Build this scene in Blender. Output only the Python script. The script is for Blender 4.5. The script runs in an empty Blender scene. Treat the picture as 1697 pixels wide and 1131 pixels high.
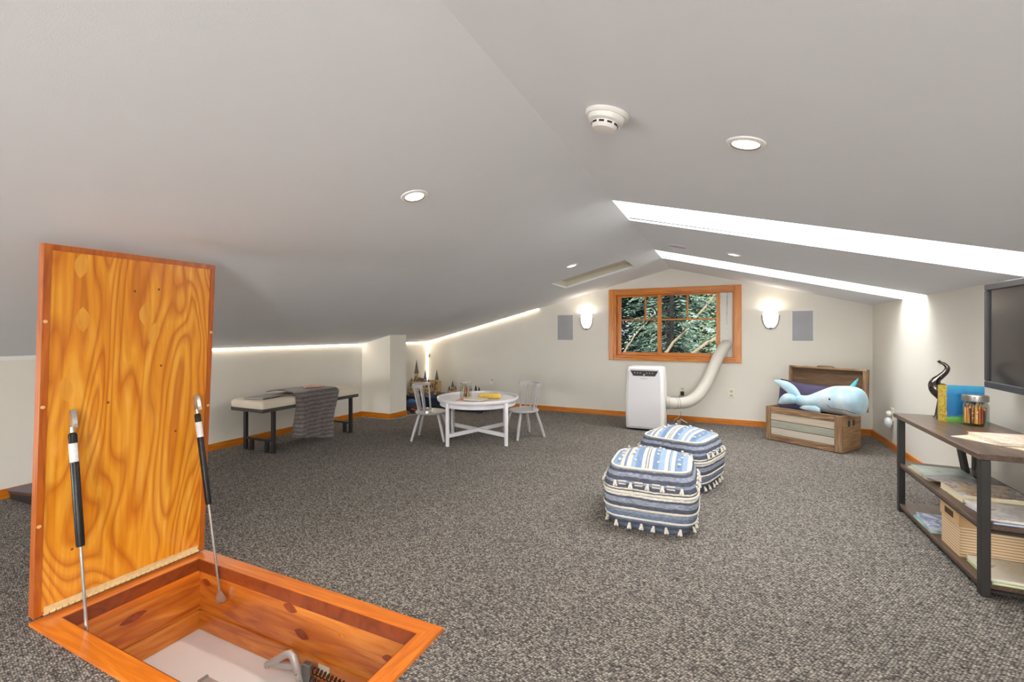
import bpy, bmesh, math, random
from mathutils import Vector, Matrix, noise
random.seed(7)
PI = math.pi
S = bpy.context.scene
COL = S.collection

# ------------------------------------------------------------------ camera
cam = bpy.data.objects.new('camera', bpy.data.cameras.new('camera'))
COL.objects.link(cam)
cam.location = (0, 0, 1.1)
cam.rotation_euler = (PI/2, 0, 0.4381)
cam.data.sensor_width = 36
cam.data.lens = 754.88/1697*36
cam.data.shift_y = -(565.5-550.87)/1697
cam.data.clip_start = 0.02
S.camera = cam
S.view_settings.view_transform = 'Standard'
S.view_settings.look = 'None'
S.view_settings.exposure = 0.36
S.view_settings.gamma = 1.0
S.view_settings.use_curve_mapping = False

# ------------------------------------------------------------------ room numbers
XL, XR, YF, YB = -4.3215, 1.4206, 6.0238, -2.6
RX, RZ, LZ, RT = -0.6193, 1.8975, 0.9421, 1.3894
SLL = (RZ-LZ)/(RX-XL)          # left slope
SLR = (RZ-RT)/(XR-RX)          # right slope
def ceil_z(x): return RZ+SLL*(x-RX) if x < RX else RZ-SLR*(x-RX)
SKY = [(2.75, 3.29), (4.59, 5.11), (-0.75, -0.21), (-2.3, -1.76)]   # skylight slots in the right slope; last two unseen, added for fill light
WELL = 0.55

# ------------------------------------------------------------------ world, sun, daylight, added fill light
W = bpy.data.worlds.new('sky'); S.world = W; W.use_nodes = True
bg = W.node_tree.nodes['Background']
bg.inputs[0].default_value = (0.80, 0.89, 1.0, 1); bg.inputs[1].default_value = 1.1
def light(name, kind, loc, energy, color=(1, 1, 1), rot=(0, 0, 0), **kw):
    d = bpy.data.lights.new(name, kind); d.energy = energy; d.color = color
    for k, v in kw.items(): setattr(d, k, v)
    o = bpy.data.objects.new(name, d); COL.objects.link(o); o.location = loc; o.rotation_euler = rot
    return o
sun = light('sun', 'SUN', (0, -5, 9), 6.5, (1, .95, .86), angle=0.01)
sun.rotation_euler = Vector((-0.28, 1.0, -0.62)).to_track_quat('-Z', 'Y').to_euler()
tilt = math.atan(SLR)
for i, (a, b) in enumerate(SKY):
    xm = (RX+XR)/2
    light('skylight_daylight', 'AREA', (xm, (a+b)/2, ceil_z(xm)+WELL-.03), [33, 30, 66, 66][i], (.97, .985, 1), (0, tilt, 0),
          shape='RECTANGLE', size=2.0, size_y=b-a-.04)  # the rear pair are fill lights in the added skylights
for x, z, w, h, e in ((-3.625, .635, .9, .56, 62), (.87, .89, .86, .84, 56)):
    light('window_daylight', 'AREA', (x, YB+.03, z), e, (.96, .98, 1), (PI/2, 0, 0), shape='RECTANGLE', size=w, size_y=h)  # fill lights behind the camera, set at the added back windows

# ------------------------------------------------------------------ mesh toolkit
class MB:
    def __init__(s): s.v = []; s.f = []
    def add(s, v, f, M=None):
        o = len(s.v)
        s.v += [tuple(M @ Vector(p)) if M is not None else tuple(p) for p in v]
        s.f += [tuple(i+o for i in q) for q in f]
        return s
    def box(s, x0, x1, y0, y1, z0, z1, M=None, bev=0.0, seg=1):
        if bev <= 0:
            v = [(x0,y0,z0),(x1,y0,z0),(x1,y1,z0),(x0,y1,z0),(x0,y0,z1),(x1,y0,z1),(x1,y1,z1),(x0,y1,z1)]
            f = [(0,3,2,1),(4,5,6,7),(0,1,5,4),(1,2,6,5),(2,3,7,6),(3,0,4,7)]
            return s.add(v, f, M)
        bm = bmesh.new(); bmesh.ops.create_cube(bm, size=1)
        for q in bm.verts:
            q.co = Vector(((x0+x1)/2+q.co.x*(x1-x0), (y0+y1)/2+q.co.y*(y1-y0), (z0+z1)/2+q.co.z*(z1-z0)))
        bmesh.ops.bevel(bm, geom=bm.edges[:], offset=bev, segments=seg, affect='EDGES', profile=.5, clamp_overlap=True)
        bm.verts.index_update()
        s.add([q.co[:] for q in bm.verts], [[q.index for q in f.verts] for f in bm.faces], M); bm.free()
        return s
    def loft(s, rings, cap0=True, cap1=True, M=None):
        n = len(rings[0]); v = [p for r in rings for p in r]; f = []
        for i in range(len(rings)-1):
            for j in range(n):
                k = (j+1) % n
                f.append((i*n+j, i*n+k, (i+1)*n+k, (i+1)*n+j))
        if cap0: f.append(tuple(range(n-1, -1, -1)))
        if cap1: f.append(tuple((len(rings)-1)*n+j for j in range(n)))
        return s.add(v, f, M)
    def lathe(s, prof, n=24, M=None, a0=0.0, a1=2*PI, cap=True):
        full = abs(a1-a0-2*PI) < 1e-6
        if full:
            return s.loft([[(r*math.cos(2*PI*j/n), r*math.sin(2*PI*j/n), z) for j in range(n)] for r, z in prof],
                          cap and prof[0][0] > 2e-4, cap and prof[-1][0] > 2e-4, M)
        v = []; f = []
        m = n+1
        for r, z in prof:
            for j in range(m):
                a = a0+(a1-a0)*j/n; v.append((r*math.cos(a), r*math.sin(a), z))
        for i in range(len(prof)-1):
            for j in range(n): f.append((i*m+j, i*m+j+1, (i+1)*m+j+1, (i+1)*m+j))
        return s.add(v, f, M)
    def tube(s, pts, r, n=8, M=None, cap=True, sq=None):
        pts = [Vector(p) for p in pts]; N = len(pts)
        rs = r if isinstance(r, (list, tuple)) else [r]*N
        T = [(pts[min(i+1, N-1)]-pts[max(i-1, 0)]).normalized() for i in range(N)]
        up = Vector((0, 0, 1)) if abs(T[0].z) < .9 else Vector((1, 0, 0))
        A = T[0].cross(up).normalized(); rings = []
        for i in range(N):
            A = (A-T[i]*A.dot(T[i])).normalized(); B = T[i].cross(A)
            rings.append([pts[i]+(A*math.cos(2*PI*j/n)+B*math.sin(2*PI*j/n)*(sq or 1))*rs[i] for j in range(n)])
        return s.loft(rings, cap, cap, M)
    def bar(s, p, q, w, h, M=None, up=(0, 0, 1)):
        p = Vector(p); q = Vector(q); d = (q-p); L = d.length; d.normalize()
        up = Vector(up)
        if abs(d.dot(up)) > .98: up = Vector((1, 0, 0))
        A = d.cross(up).normalized(); B = A.cross(d)
        R = Matrix((A, d, B)).transposed().to_4x4(); R.translation = p
        return s.box(-w/2, w/2, 0, L, -h/2, h/2, (M @ R) if M is not None else R)
    def ell(s, c, rx, ry, rz, n=20, m=12, M=None):
        rings = []
        for i in range(1, m):
            t = PI*i/m
            rings.append([(c[0]+rx*math.sin(t)*math.cos(2*PI*j/n), c[1]+ry*math.sin(t)*math.sin(2*PI*j/n), c[2]-rz*math.cos(t)) for j in range(n)])
        return s.loft(rings, True, True, M)
    def prism(s, poly, z0, z1, M=None):
        n = len(poly)
        return s.loft([[(x, y, z0) for x, y in poly], [(x, y, z1) for x, y in poly]], True, True, M)
    def grid(s, fn, nu, nv, M=None):
        v = [fn(i/nu, j/nv) for i in range(nu+1) for j in range(nv+1)]
        f = [(i*(nv+1)+j, (i+1)*(nv+1)+j, (i+1)*(nv+1)+j+1, i*(nv+1)+j+1) for i in range(nu) for j in range(nv)]
        return s.add(v, f, M)
    def mesh(s, name, mat, smooth=35):
        me = bpy.data.meshes.new(name); me.from_pydata(s.v, [], s.f)
        if mat is not None: me.materials.append(mat)
        bm = bmesh.new(); bm.from_mesh(me); bmesh.ops.recalc_face_normals(bm, faces=bm.faces[:]); bm.to_mesh(me); bm.free()
        if smooth:
            me.polygons.foreach_set('use_smooth', [True]*len(me.polygons)); me.set_sharp_from_angle(angle=math.radians(smooth))
        return me
    def build(s, name, mat, parent=None, smooth=35, loc=None, rotz=0):
        return obj(name, s.mesh(name, mat, smooth), parent, loc, rotz)
def obj(name, me, parent=None, loc=None, rotz=0):
    o = bpy.data.objects.new(name, me); COL.objects.link(o)
    if parent is not None: o.parent = parent
    if loc is not None: o.location = loc
    if rotz: o.rotation_euler = (0, 0, rotz)
    return o
def tag(o, label, cat, group=None):
    o['label'] = label; o['category'] = cat
    if group: o['group'] = group
    return o
def thing(name, label, cat, loc=(0, 0, 0), rotz=0.0, group=None):
    o = obj(name, None, None, loc, rotz); return tag(o, label, cat, group)
def struct(o, label=None):
    o['kind'] = 'structure'
    if label: o['label'] = label
    return o
def T(x, y, z): return Matrix.Translation((x, y, z))
def RX_(a): return Matrix.Rotation(a, 4, 'X')
def RY_(a): return Matrix.Rotation(a, 4, 'Y')
def RZ_(a): return Matrix.Rotation(a, 4, 'Z')
def B(*a, **k): return MB().box(*a, **k)
def cat(pts, n):
    P = [Vector(p) for p in pts]; out = []
    for i in range(len(P)-1):
        p0, p1, p2, p3 = P[max(i-1, 0)], P[i], P[i+1], P[min(i+2, len(P)-1)]
        for k in range(n):
            t = k/n; out.append(.5*((2*p1)+(p2-p0)*t+(2*p0-5*p1+4*p2-p3)*t*t+(3*p1-p0-3*p2+p3)*t**3))
    out.append(P[-1]); return out


# ------------------------------------------------------------------ materials
MATS = {}
def base_mat(name):
    m = bpy.data.materials.new(name); m.use_nodes = True
    nt = m.node_tree; return m, nt, nt.nodes['Principled BSDF']
def lin(c):
    return tuple(((x/255)/12.92 if x/255 < .04045 else ((x/255+.055)/1.055)**2.4) for x in c)+(1,)
def node(nt, t, **kw):
    n = nt.nodes.new(t)
    for k, v in kw.items():
        if k.startswith('i_'): n.inputs[k[2:].replace('_', ' ')].default_value = v
        else: setattr(n, k, v)
    return n
def ramp(nt, stops, interp='LINEAR'):
    r = nt.nodes.new('ShaderNodeValToRGB'); e = r.color_ramp; e.interpolation = interp
    while len(e.elements) < len(stops): e.elements.new(.5)
    for el, (p, c) in zip(e.elements, stops): el.position = p; el.color = c
    return r
def mapping(nt, scale=(1, 1, 1), rot=(0, 0, 0), coord='Object'):
    tc = nt.nodes.new('ShaderNodeTexCoord'); mp = nt.nodes.new('ShaderNodeMapping')
    mp.inputs['Scale'].default_value = scale; mp.inputs['Rotation'].default_value = rot
    nt.links.new(tc.outputs[coord], mp.inputs['Vector']); return mp
def plain(name, rgb, rough=.6, metal=0.0, vary=.06, scale=6, bump=0.0, bscale=200, coat=0.0, emit=None, estr=0):
    """procedural paint / plastic / metal: a base colour with slight mottling and optional fine relief"""
    if name in MATS: return MATS[name]
    m, nt, b = base_mat(name); c = lin(rgb)
    mp = mapping(nt); nz = node(nt, 'ShaderNodeTexNoise'); nz.inputs['Scale'].default_value = scale; nz.inputs['Detail'].default_value = 4
    nt.links.new(mp.outputs[0], nz.inputs['Vector'])
    r = ramp(nt, [(.25, tuple(x*(1-vary) for x in c[:3])+(1,)), (.75, tuple(min(1, x*(1+vary)) for x in c[:3])+(1,))])
    nt.links.new(nz.outputs['Fac'], r.inputs[0]); nt.links.new(r.outputs[0], b.inputs['Base Color'])
    b.inputs['Roughness'].default_value = rough; b.inputs['Metallic'].default_value = metal
    b.inputs['Coat Weight'].default_value = coat
    if bump:
        n2 = node(nt, 'ShaderNodeTexNoise'); n2.inputs['Scale'].default_value = bscale; nt.links.new(mp.outputs[0], n2.inputs['Vector'])
        bp = node(nt, 'ShaderNodeBump'); bp.inputs['Strength'].default_value = bump; bp.inputs['Distance'].default_value = .003
        nt.links.new(n2.outputs['Fac'], bp.inputs['Height']); nt.links.new(bp.outputs[0], b.inputs['Normal'])
    if emit:
        b.inputs['Emission Color'].default_value = lin(emit); b.inputs['Emission Strength'].default_value = estr
    MATS[name] = m; return m
def wood(name, c1, c2, c3, grain=(40, 40, 3), dist=2.0, rough=.35, coat=.3, contour=0.0, cscale=(3, 3, .7), knots=0.0):
    """grain stretched along one axis; contour > 0 adds flame figure as on rotary-cut plywood"""
    if name in MATS: return MATS[name]
    m, nt, b = base_mat(name)
    mp = mapping(nt, grain); nz = node(nt, 'ShaderNodeTexNoise')
    nz.inputs['Scale'].default_value = 1; nz.inputs['Detail'].default_value = 5; nz.inputs['Distortion'].default_value = dist
    nt.links.new(mp.outputs[0], nz.inputs['Vector'])
    r = ramp(nt, [(.28, lin(c1)), (.5, lin(c2)), (.75, lin(c3))]); nt.links.new(nz.outputs['Fac'], r.inputs[0])
    out = r.outputs[0]
    if contour:
        mp2 = mapping(nt, cscale); n2 = node(nt, 'ShaderNodeTexNoise'); n2.inputs['Scale'].default_value = 1
        n2.inputs['Detail'].default_value = 1.6; n2.inputs['Distortion'].default_value = .9; nt.links.new(mp2.outputs[0], n2.inputs['Vector'])
        mu = node(nt, 'ShaderNodeMath', operation='MULTIPLY'); mu.inputs[1].default_value = contour; nt.links.new(n2.outputs['Fac'], mu.inputs[0])
        fr = node(nt, 'ShaderNodeMath', operation='FRACT'); nt.links.new(mu.outputs[0], fr.inputs[0])
        r2 = ramp(nt, [(0, (.66, .40, .20, 1)), (.25, (.97, .92, .86, 1)), (.55, (1, 1, 1, 1)), (.88, (.84, .62, .38, 1)), (1, (.66, .40, .20, 1))])
        nt.links.new(fr.outputs[0], r2.inputs[0])
        mx = node(nt, 'ShaderNodeMix', data_type='RGBA', blend_type='MULTIPLY'); mx.inputs[0].default_value = .85
        nt.links.new(out, mx.inputs[6]); nt.links.new(r2.outputs[0], mx.inputs[7]); out = mx.outputs[2]
    nt.links.new(out, b.inputs['Base Color'])
    b.inputs['Roughness'].default_value = rough; b.inputs['Coat Weight'].default_value = coat; b.inputs['Coat Roughness'].default_value = .2
    bp = node(nt, 'ShaderNodeBump'); bp.inputs['Strength'].default_value = .12; bp.inputs['Distance'].default_value = .002
    nt.links.new(nz.outputs['Fac'], bp.inputs['Height']); nt.links.new(bp.outputs[0], b.inputs['Normal'])
    MATS[name] = m; return m
def emitter(name, rgb, strength):
    if name in MATS: return MATS[name]
    m, nt, b = base_mat(name); b.inputs['Base Color'].default_value = lin(rgb)
    b.inputs['Emission Color'].default_value = lin(rgb); b.inputs['Emission Strength'].default_value = strength
    MATS[name] = m; return m
def glass(name, tint=(1, 1, 1), gloss=.08, rough=.02):
    if name in MATS: return MATS[name]
    m = bpy.data.materials.new(name); m.use_nodes = True; nt = m.node_tree; nt.nodes.clear()
    out = node(nt, 'ShaderNodeOutputMaterial'); tr = node(nt, 'ShaderNodeBsdfTransparent'); gl = node(nt, 'ShaderNodeBsdfGlossy')
    tr.inputs[0].default_value = tint+(1,); gl.inputs['Roughness'].default_value = rough
    fr = node(nt, 'ShaderNodeLayerWeight'); fr.inputs['Blend'].default_value = .25
    mu = node(nt, 'ShaderNodeMath', operation='MULTIPLY_ADD'); mu.inputs[1].default_value = .3; mu.inputs[2].default_value = gloss*.1
    nt.links.new(fr.outputs['Fresnel'], mu.inputs[0])
    mx = node(nt, 'ShaderNodeMixShader'); nt.links.new(mu.outputs[0], mx.inputs[0])
    nt.links.new(tr.outputs[0], mx.inputs[1]); nt.links.new(gl.outputs[0], mx.inputs[2]); nt.links.new(mx.outputs[0], out.inputs[0])
    MATS[name] = m; return m
def print_mat(name, cols, scale=14, rough=.3, coord='Object'):
    """glossy printed cover: irregular patches of a few colours"""
    if name in MATS: return MATS[name]
    m, nt, b = base_mat(name); mp = mapping(nt, coord=coord)
    nz = node(nt, 'ShaderNodeTexNoise'); nz.inputs['Scale'].default_value = scale; nz.inputs['Detail'].default_value = 3; nz.inputs['Distortion'].default_value = 1.2
    nt.links.new(mp.outputs[0], nz.inputs['Vector'])
    n = len(cols); r = ramp(nt, [(.32+.36*i/max(1, n-1), lin(c)) for i, c in enumerate(cols)], 'EASE')
    nt.links.new(nz.outputs['Fac'], r.inputs[0]); nt.links.new(r.outputs[0], b.inputs['Base Color']); b.inputs['Roughness'].default_value = rough
    MATS[name] = m; return m

M_WALL = plain('wall_paint', (230, 225, 214), .85, vary=.012, bump=.08, bscale=300)
M_CEIL = plain('ceiling_paint', (230, 232, 236), .9, vary=.01, bump=.08, bscale=250)
M_WHITE = plain('white_paint', (240, 239, 235), .5, vary=.01)
M_FIR = wood('fir_trim', (176, 94, 8), (204, 118, 14), (220, 140, 28), (30, 30, 2.5), coat=.12)
M_FIRX = wood('fir_trim_along_x', (176, 94, 8), (204, 118, 14), (220, 140, 28), (2.5, 30, 30), coat=.12)
M_FIRY = wood('fir_trim_along_y', (176, 94, 8), (204, 118, 14), (220, 140, 28), (30, 2.5, 30), coat=.12)
M_BLACK = plain('black_metal', (46, 45, 45), .45, .3, vary=.1)
M_DARK = plain('dark_plastic', (28, 28, 30), .4)
M_STEEL = plain('steel', (196, 194, 190), .25, .75, vary=.05)

def carpet():
    """looped pile: rows of small loops, pale tips over dark gaps, with a random dark loop here and there"""
    m, nt, b = base_mat('carpet')
    mp2 = mapping(nt, (.8, 1.25, 1), (0, 0, .35))
    vo = node(nt, 'ShaderNodeTexVoronoi'); vo.inputs['Scale'].default_value = 128; vo.inputs['Randomness'].default_value = .55
    nt.links.new(mp2.outputs[0], vo.inputs['Vector'])
    sep = node(nt, 'ShaderNodeSeparateColor'); nt.links.new(vo.outputs['Color'], sep.inputs[0])
    m2 = node(nt, 'ShaderNodeMath', operation='MULTIPLY'); m2.inputs[1].default_value = .32; nt.links.new(sep.outputs[0], m2.inputs[0])
    mx = node(nt, 'ShaderNodeMath', operation='MULTIPLY_ADD'); mx.inputs[1].default_value = -1.05; nt.links.new(vo.outputs['Distance'], mx.inputs[0])
    ad = node(nt, 'ShaderNodeMath', operation='ADD'); ad.inputs[1].default_value = .67; nt.links.new(m2.outputs[0], ad.inputs[0]); nt.links.new(ad.outputs[0], mx.inputs[2])
    r = ramp(nt, [(.05, lin((62, 58, 56))), (.3, lin((110, 105, 100))), (.55, lin((151, 144, 135))), (.85, lin((208, 199, 184)))])
    nt.links.new(mx.outputs[0], r.inputs[0])
    big = node(nt, 'ShaderNodeTexNoise'); big.inputs['Scale'].default_value = 1.3; nt.links.new(mp2.outputs[0], big.inputs['Vector'])
    r3 = ramp(nt, [(.3, (.93, .93, .93, 1)), (.7, (1.04, 1.03, 1.02, 1))]); nt.links.new(big.outputs['Fac'], r3.inputs[0])
    mm = node(nt, 'ShaderNodeMix', data_type='RGBA', blend_type='MULTIPLY'); mm.inputs[0].default_value = 1
    nt.links.new(r.outputs[0], mm.inputs[6]); nt.links.new(r3.outputs[0], mm.inputs[7]); nt.links.new(mm.outputs[2], b.inputs['Base Color'])
    b.inputs['Roughness'].default_value = .95; b.inputs['Specular IOR Level'].default_value = .15
    bp = node(nt, 'ShaderNodeBump'); bp.inputs['Strength'].default_value = .35; bp.inputs['Distance'].default_value = .003
    nt.links.new(vo.outputs['Distance'], bp.inputs['Height']); bp.invert = True; nt.links.new(bp.outputs[0], b.inputs['Normal'])
    return m
M_CARPET = carpet()

# ------------------------------------------------------------------ shell
HX0, HX1, HY0, HY1 = -2.36, -0.94, 0.775, 1.412       # outer edge of the floor hatch
TW = .068                                             # hatch trim width
fx0, fx1, fy0, fy1 = HX0+TW, HX1-TW, HY0+TW, HY1-TW
mb = MB()
gx0, gx1, gy0, gy1 = HX0+.02, HX1-.02, HY0+.02, HY1-.02
for a in [(XL-.1, gx0, YB-.1, YF+.1), (gx1, XR+.1, YB-.1, YF+.1), (gx0, gx1, YB-.1, gy0), (gx0, gx1, gy1, YF+.1)]:
    mb.box(a[0], a[1], a[2], a[3], -.05, 0)
struct(mb.build('floor', M_CARPET, smooth=0), 'grey and beige looped carpet floor')

struct(B(XL-.1, XL, YB-.1, YF+.1, -.05, LZ+.02).build('wall_left', M_WALL, smooth=0), 'low cream knee wall')
# right wall rises into the skylight shafts
mb = MB().box(XR, XR+.1, YB-.1, YF+.1, -.05, RT+.02)
for a, b in SKY: mb.box(XR, XR+.1, a, b, RT+.02, RT+WELL)
struct(mb.build('wall_right', M_WALL, smooth=0), 'cream side wall under the skylights')
WX0, WX1, WZ0, WZ1 = -1.335, 0.105, 0.775, 1.607      # far window opening
gable = lambda z0, x0, x1, y0, y1: None
mb = MB()
def wall_piece(mb, x0, x1, z0, z1, ya, yb):
    # vertical panel whose top follows the roof when z1 is None
    xs = [x0]+([RX] if x0 < RX < x1 else [])+[x1]
    pts = [(x0, z0), (x1, z0)]+[(x, ceil_z(x)+.01 if z1 is None else z1) for x in reversed(xs)]
    n = len(pts)
    mb.loft([[(x, ya, z) for x, z in pts], [(x, yb, z) for x, z in pts]])
wall_piece(mb, XL, WX0, -.05, None, YF, YF+.12); wall_piece(mb, WX1, XR, -.05, None, YF, YF+.12)
wall_piece(mb, WX0, WX1, -.05, WZ0, YF, YF+.12); wall_piece(mb, WX0, WX1, WZ1, None, YF, YF+.12)
struct(mb.build('wall_far', M_WALL, smooth=0), 'cream gable end wall')
BW = [(-4.10, -3.15, .34, .93), (.42, 1.32, .45, 1.33)]  # back windows out of view, added to brighten the room
mb = MB()
wall_piece(mb, XL, BW[0][0], -.05, None, YB-.12, YB); wall_piece(mb, BW[0][1], BW[1][0], -.05, None, YB-.12, YB); wall_piece(mb, BW[1][1], XR, -.05, None, YB-.12, YB)
for x0, x1, z0, z1 in BW: wall_piece(mb, x0, x1, -.05, z0, YB-.12, YB); wall_piece(mb, x0, x1, z1, None, YB-.12, YB)
struct(mb.build('wall_back', M_WALL, smooth=0), 'cream gable end wall behind')
for k, (x0, x1, z0, z1) in enumerate(BW):
    w5 = struct(obj('window_%d' % (8+k), None), 'window in the gable behind')
    B(x0, x1, YB-.06, YB-.04, z0, z1).build('pane', plain('frosted', (235, 240, 245), .6), w5)
    for a, b, c, d in [(x0-.06, x1+.06, z0-.06, z0), (x0-.06, x1+.06, z1, z1+.06), (x0-.06, x0, z0, z1), (x1, x1+.06, z0, z1)]:
        B(a, b, YB, YB+.02, c, d).build('window_frame', M_FIR, w5)
# pier that steps out of the left wall
PX, PY0, PY1 = -3.853, 4.578, 4.9
mb = MB(); mb.loft([[(XL, y, -.01), (PX, y, -.01), (PX, y, ceil_z(PX)+.01), (XL, y, LZ+.01)] for y in (PY0, PY1)])
struct(mb.build('wall_pier', M_WALL, smooth=0), 'square cream pier stepping out of the knee wall')

# ceiling: two slopes, slots for skylights, one shallow opening on the left slope
th = .02
mb = MB()
def slope_piece(mb, x0, x1, y0, y1):
    mb.loft([[(x0, y, ceil_z(x0+1e-6)), (x1, y, ceil_z(x1-1e-6)), (x1, y, ceil_z(x1-1e-6)+th), (x0, y, ceil_z(x0+1e-6)+th)] for y in (y0, y1)])
SX0, SX1, SY0, SY1 = -1.70, -0.91, 4.60, 5.14
for a in [(XL-.1, SX0, YB-.1, YF+.1), (SX1, RX, YB-.1, YF+.1), (SX0, SX1, YB-.1, SY0), (SX0, SX1, SY1, YF+.1)]: slope_piece(mb, *a)
ys = [YB-.1]+sorted(sum(([a, b] for a, b in SKY), []))+[YF+.1]
for i in range(0, len(ys), 2): slope_piece(mb, RX, XR+.1, ys[i], ys[i+1])
struct(mb.build('ceiling', M_CEIL, smooth=0), 'sloping off-white ceiling meeting at a ridge')
M_SKYGLASS = glass('skylight_glass', (.98, .99, 1))
for i, (a, b) in enumerate(SKY):  # first two are in view; the rear two are added for fill
    w = struct(obj('window_%d' % (i+2 if i < 2 else i+4), None), 'long skylight running from the ridge to the side wall')
    for y0, y1 in ((a-.03, a), (b, b+.03)):
        mb = MB(); mb.loft([[(RX-.03, y, RZ+th), (XR, y, RT+th), (XR, y, RT+WELL+.02), (RX-.03, y, RZ+WELL+.02)] for y in (y0, y1)])
        mb.build('shaft_side', M_WHITE, w, 0)
    B(RX-.03, RX, a, b, RZ+th, RZ+WELL+.02).build('shaft_end', M_WHITE, w, 0)
    mb = MB(); mb.loft([[(RX, y, RZ+WELL), (XR+.1, y, RT+WELL-.02), (XR+.1, y, RT+WELL-.01), (RX, y, RZ+WELL+.01)] for y in (a, b)])
    mb.build('pane', M_SKYGLASS, w, 0)
w = struct(obj('window_4', None), 'shallow skylight opening closed with a panel')
D4 = .085
def s4(x0, x1, y0, y1, nm, mt, z0=th, z1=None):
    z1 = D4 if z1 is None else z1
    mb = MB(); mb.loft([[(x0, y, ceil_z(x0)+z0), (x1, y, ceil_z(x1)+z0), (x1, y, ceil_z(x1)+z1), (x0, y, ceil_z(x0)+z1)] for y in (y0, y1)]); return mb.build(nm, mt, w, 0)
M_BEIGE = plain('beige_panel', (214, 206, 188), .8, vary=.02)
s4(SX0-.02, SX0, SY0, SY1, 'shaft_side', M_BEIGE); s4(SX1, SX1+.02, SY0, SY1, 'shaft_side', M_BEIGE)
s4(SX0, SX1, SY0-.02, SY0, 'shaft_side', M_BEIGE); s4(SX0, SX1, SY1, SY1+.02, 'shaft_side', M_BEIGE)
s4(SX0, SX1, SY0, SY1, 'panel', M_BEIGE, D4-.01, D4+.01)

# baseboards
BH, BT = .062, .016
def baseboard(name, x0, x1, y0, y1, along):
    mb = MB().box(x0, x1, y0, y1, 0, BH-.014)
    ix = .004
    if along == 'x': mb.box(x0, x1, y0+(ix if name != 'baseboard_back' else 0), y1, BH-.014, BH)
    else: mb.box(x0+(ix if 'right' in name else 0), x1-(0 if 'right' in name else ix), y0, y1, BH-.014, BH)
    return struct(mb.build(name, M_FIRX if along == 'x' else M_FIRY, smooth=0), 'orange stained wooden baseboard')
baseboard('baseboard_left', XL, XL+BT, YB, PY0, 'y')
baseboard('baseboard_left_corner', XL, XL+BT, PY1, YF, 'y')
baseboard('baseboard_far', XL, XR, YF-BT, YF, 'x')
baseboard('baseboard_right', XR-BT, XR, YB, YF-BT, 'y')
baseboard('baseboard_pier_front', XL+BT, PX+BT, PY0-BT, PY0, 'x')
baseboard('baseboard_pier_side', PX, PX+BT, PY0, PY1, 'y')
struct(B(XL, XL+.012, YB, 2.35, LZ-.03, LZ-.004).build('trim_1', M_WHITE, smooth=0), 'thin white ledge along the top of the knee wall')

# ------------------------------------------------------------------ far window
w1 = struct(obj('window_1', None), 'orange stained wooden sliding window with divided panes')
def wb(name, x0, x1, z0, z1, y0, y1, mt, parent=w1, bev=.003):
    return B(x0, x1, y0, y1, z0, z1, bev=bev).build(name, mt, parent)
yc = YF-.018
wb('casing', -1.40, -1.332, .735, 1.662, yc, YF, M_FIR); wb('casing', .097, .172, .735, 1.662, yc, YF, M_FIR)
wb('casing', -1.332, .097, 1.602, 1.662, yc, YF, M_FIRX); wb('casing', -1.332, .097, .735, .777, yc-.006, YF, M_FIRX)
wb('jamb', -1.335, -1.308, .775, 1.607, YF-.004, YF+.12, M_FIR); wb('jamb', .082, .105, .775, 1.607, YF-.004, YF+.12, M_FIR)
wb('jamb', -1.31, .084, 1.583, 1.607, YF-.004, YF+.12, M_FIRX); wb('jamb', -1.31, .084, .775, .797, YF-.004, YF+.12, M_FIRX)
M_PANE = glass('window_glass', (.97, .985, .98), .06)
def sash(x0, x1, px0, px1, pz0, pz1, z0, z1, y, mx):
    s = obj('sash', None, w1)
    t = .028
    wb('stile', x0, px0, z0, z1, y, y+t, M_FIR, s); wb('stile', px1, x1, z0, z1, y, y+t, M_FIR, s)
    wb('rail', px0, px1, z0, pz0, y, y+t, M_FIRX, s); wb('rail', px0, px1, pz1, z1, y, y+t, M_FIRX, s)
    wb('muntin', px0, px1, 1.251, 1.270, y+.006, y+.022, M_FIRX, s); wb('muntin', mx-.011, mx+.011, 1.270, pz1, y+.006, y+.022, M_FIR, s)
    for a, b, c, d in ((px0, px1, pz0, 1.251), (px0, mx-.011, 1.27, pz1), (mx+.011, px1, 1.27, pz1)):
        wb('pane', a, b, c, d, y+.012, y+.016, M_PANE, s, 0)
sash(-1.308, -.76, -1.253, -.788, .838, 1.556, .797, 1.584, YF+.062, -.941)
sash(-.786, -.060, -.736, -.102, .841, 1.563, .797, 1.584, YF+.026, -.426)
bl = thing('window_filler_panel', 'narrow white vertical panel closing the gap beside the window sash', 'panel', (0, 0, 0))
M_FILL = plain('filler_white', (222, 219, 212), .6, vary=.015)
B(-.058, .015, YF+.03, YF+.05, .80, 1.58, bev=.003).build('board', M_FILL, bl)
B(.017, .080, YF+.03, YF+.05, .80, 1.58, bev=.003).build('board', M_FILL, bl)
MB().tube([(.02, YF+.02, 1.582), (.02, YF+.02, 1.30)], .0022, 6).build('cord', plain('cord', (170, 165, 155), .7), bl)

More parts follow.
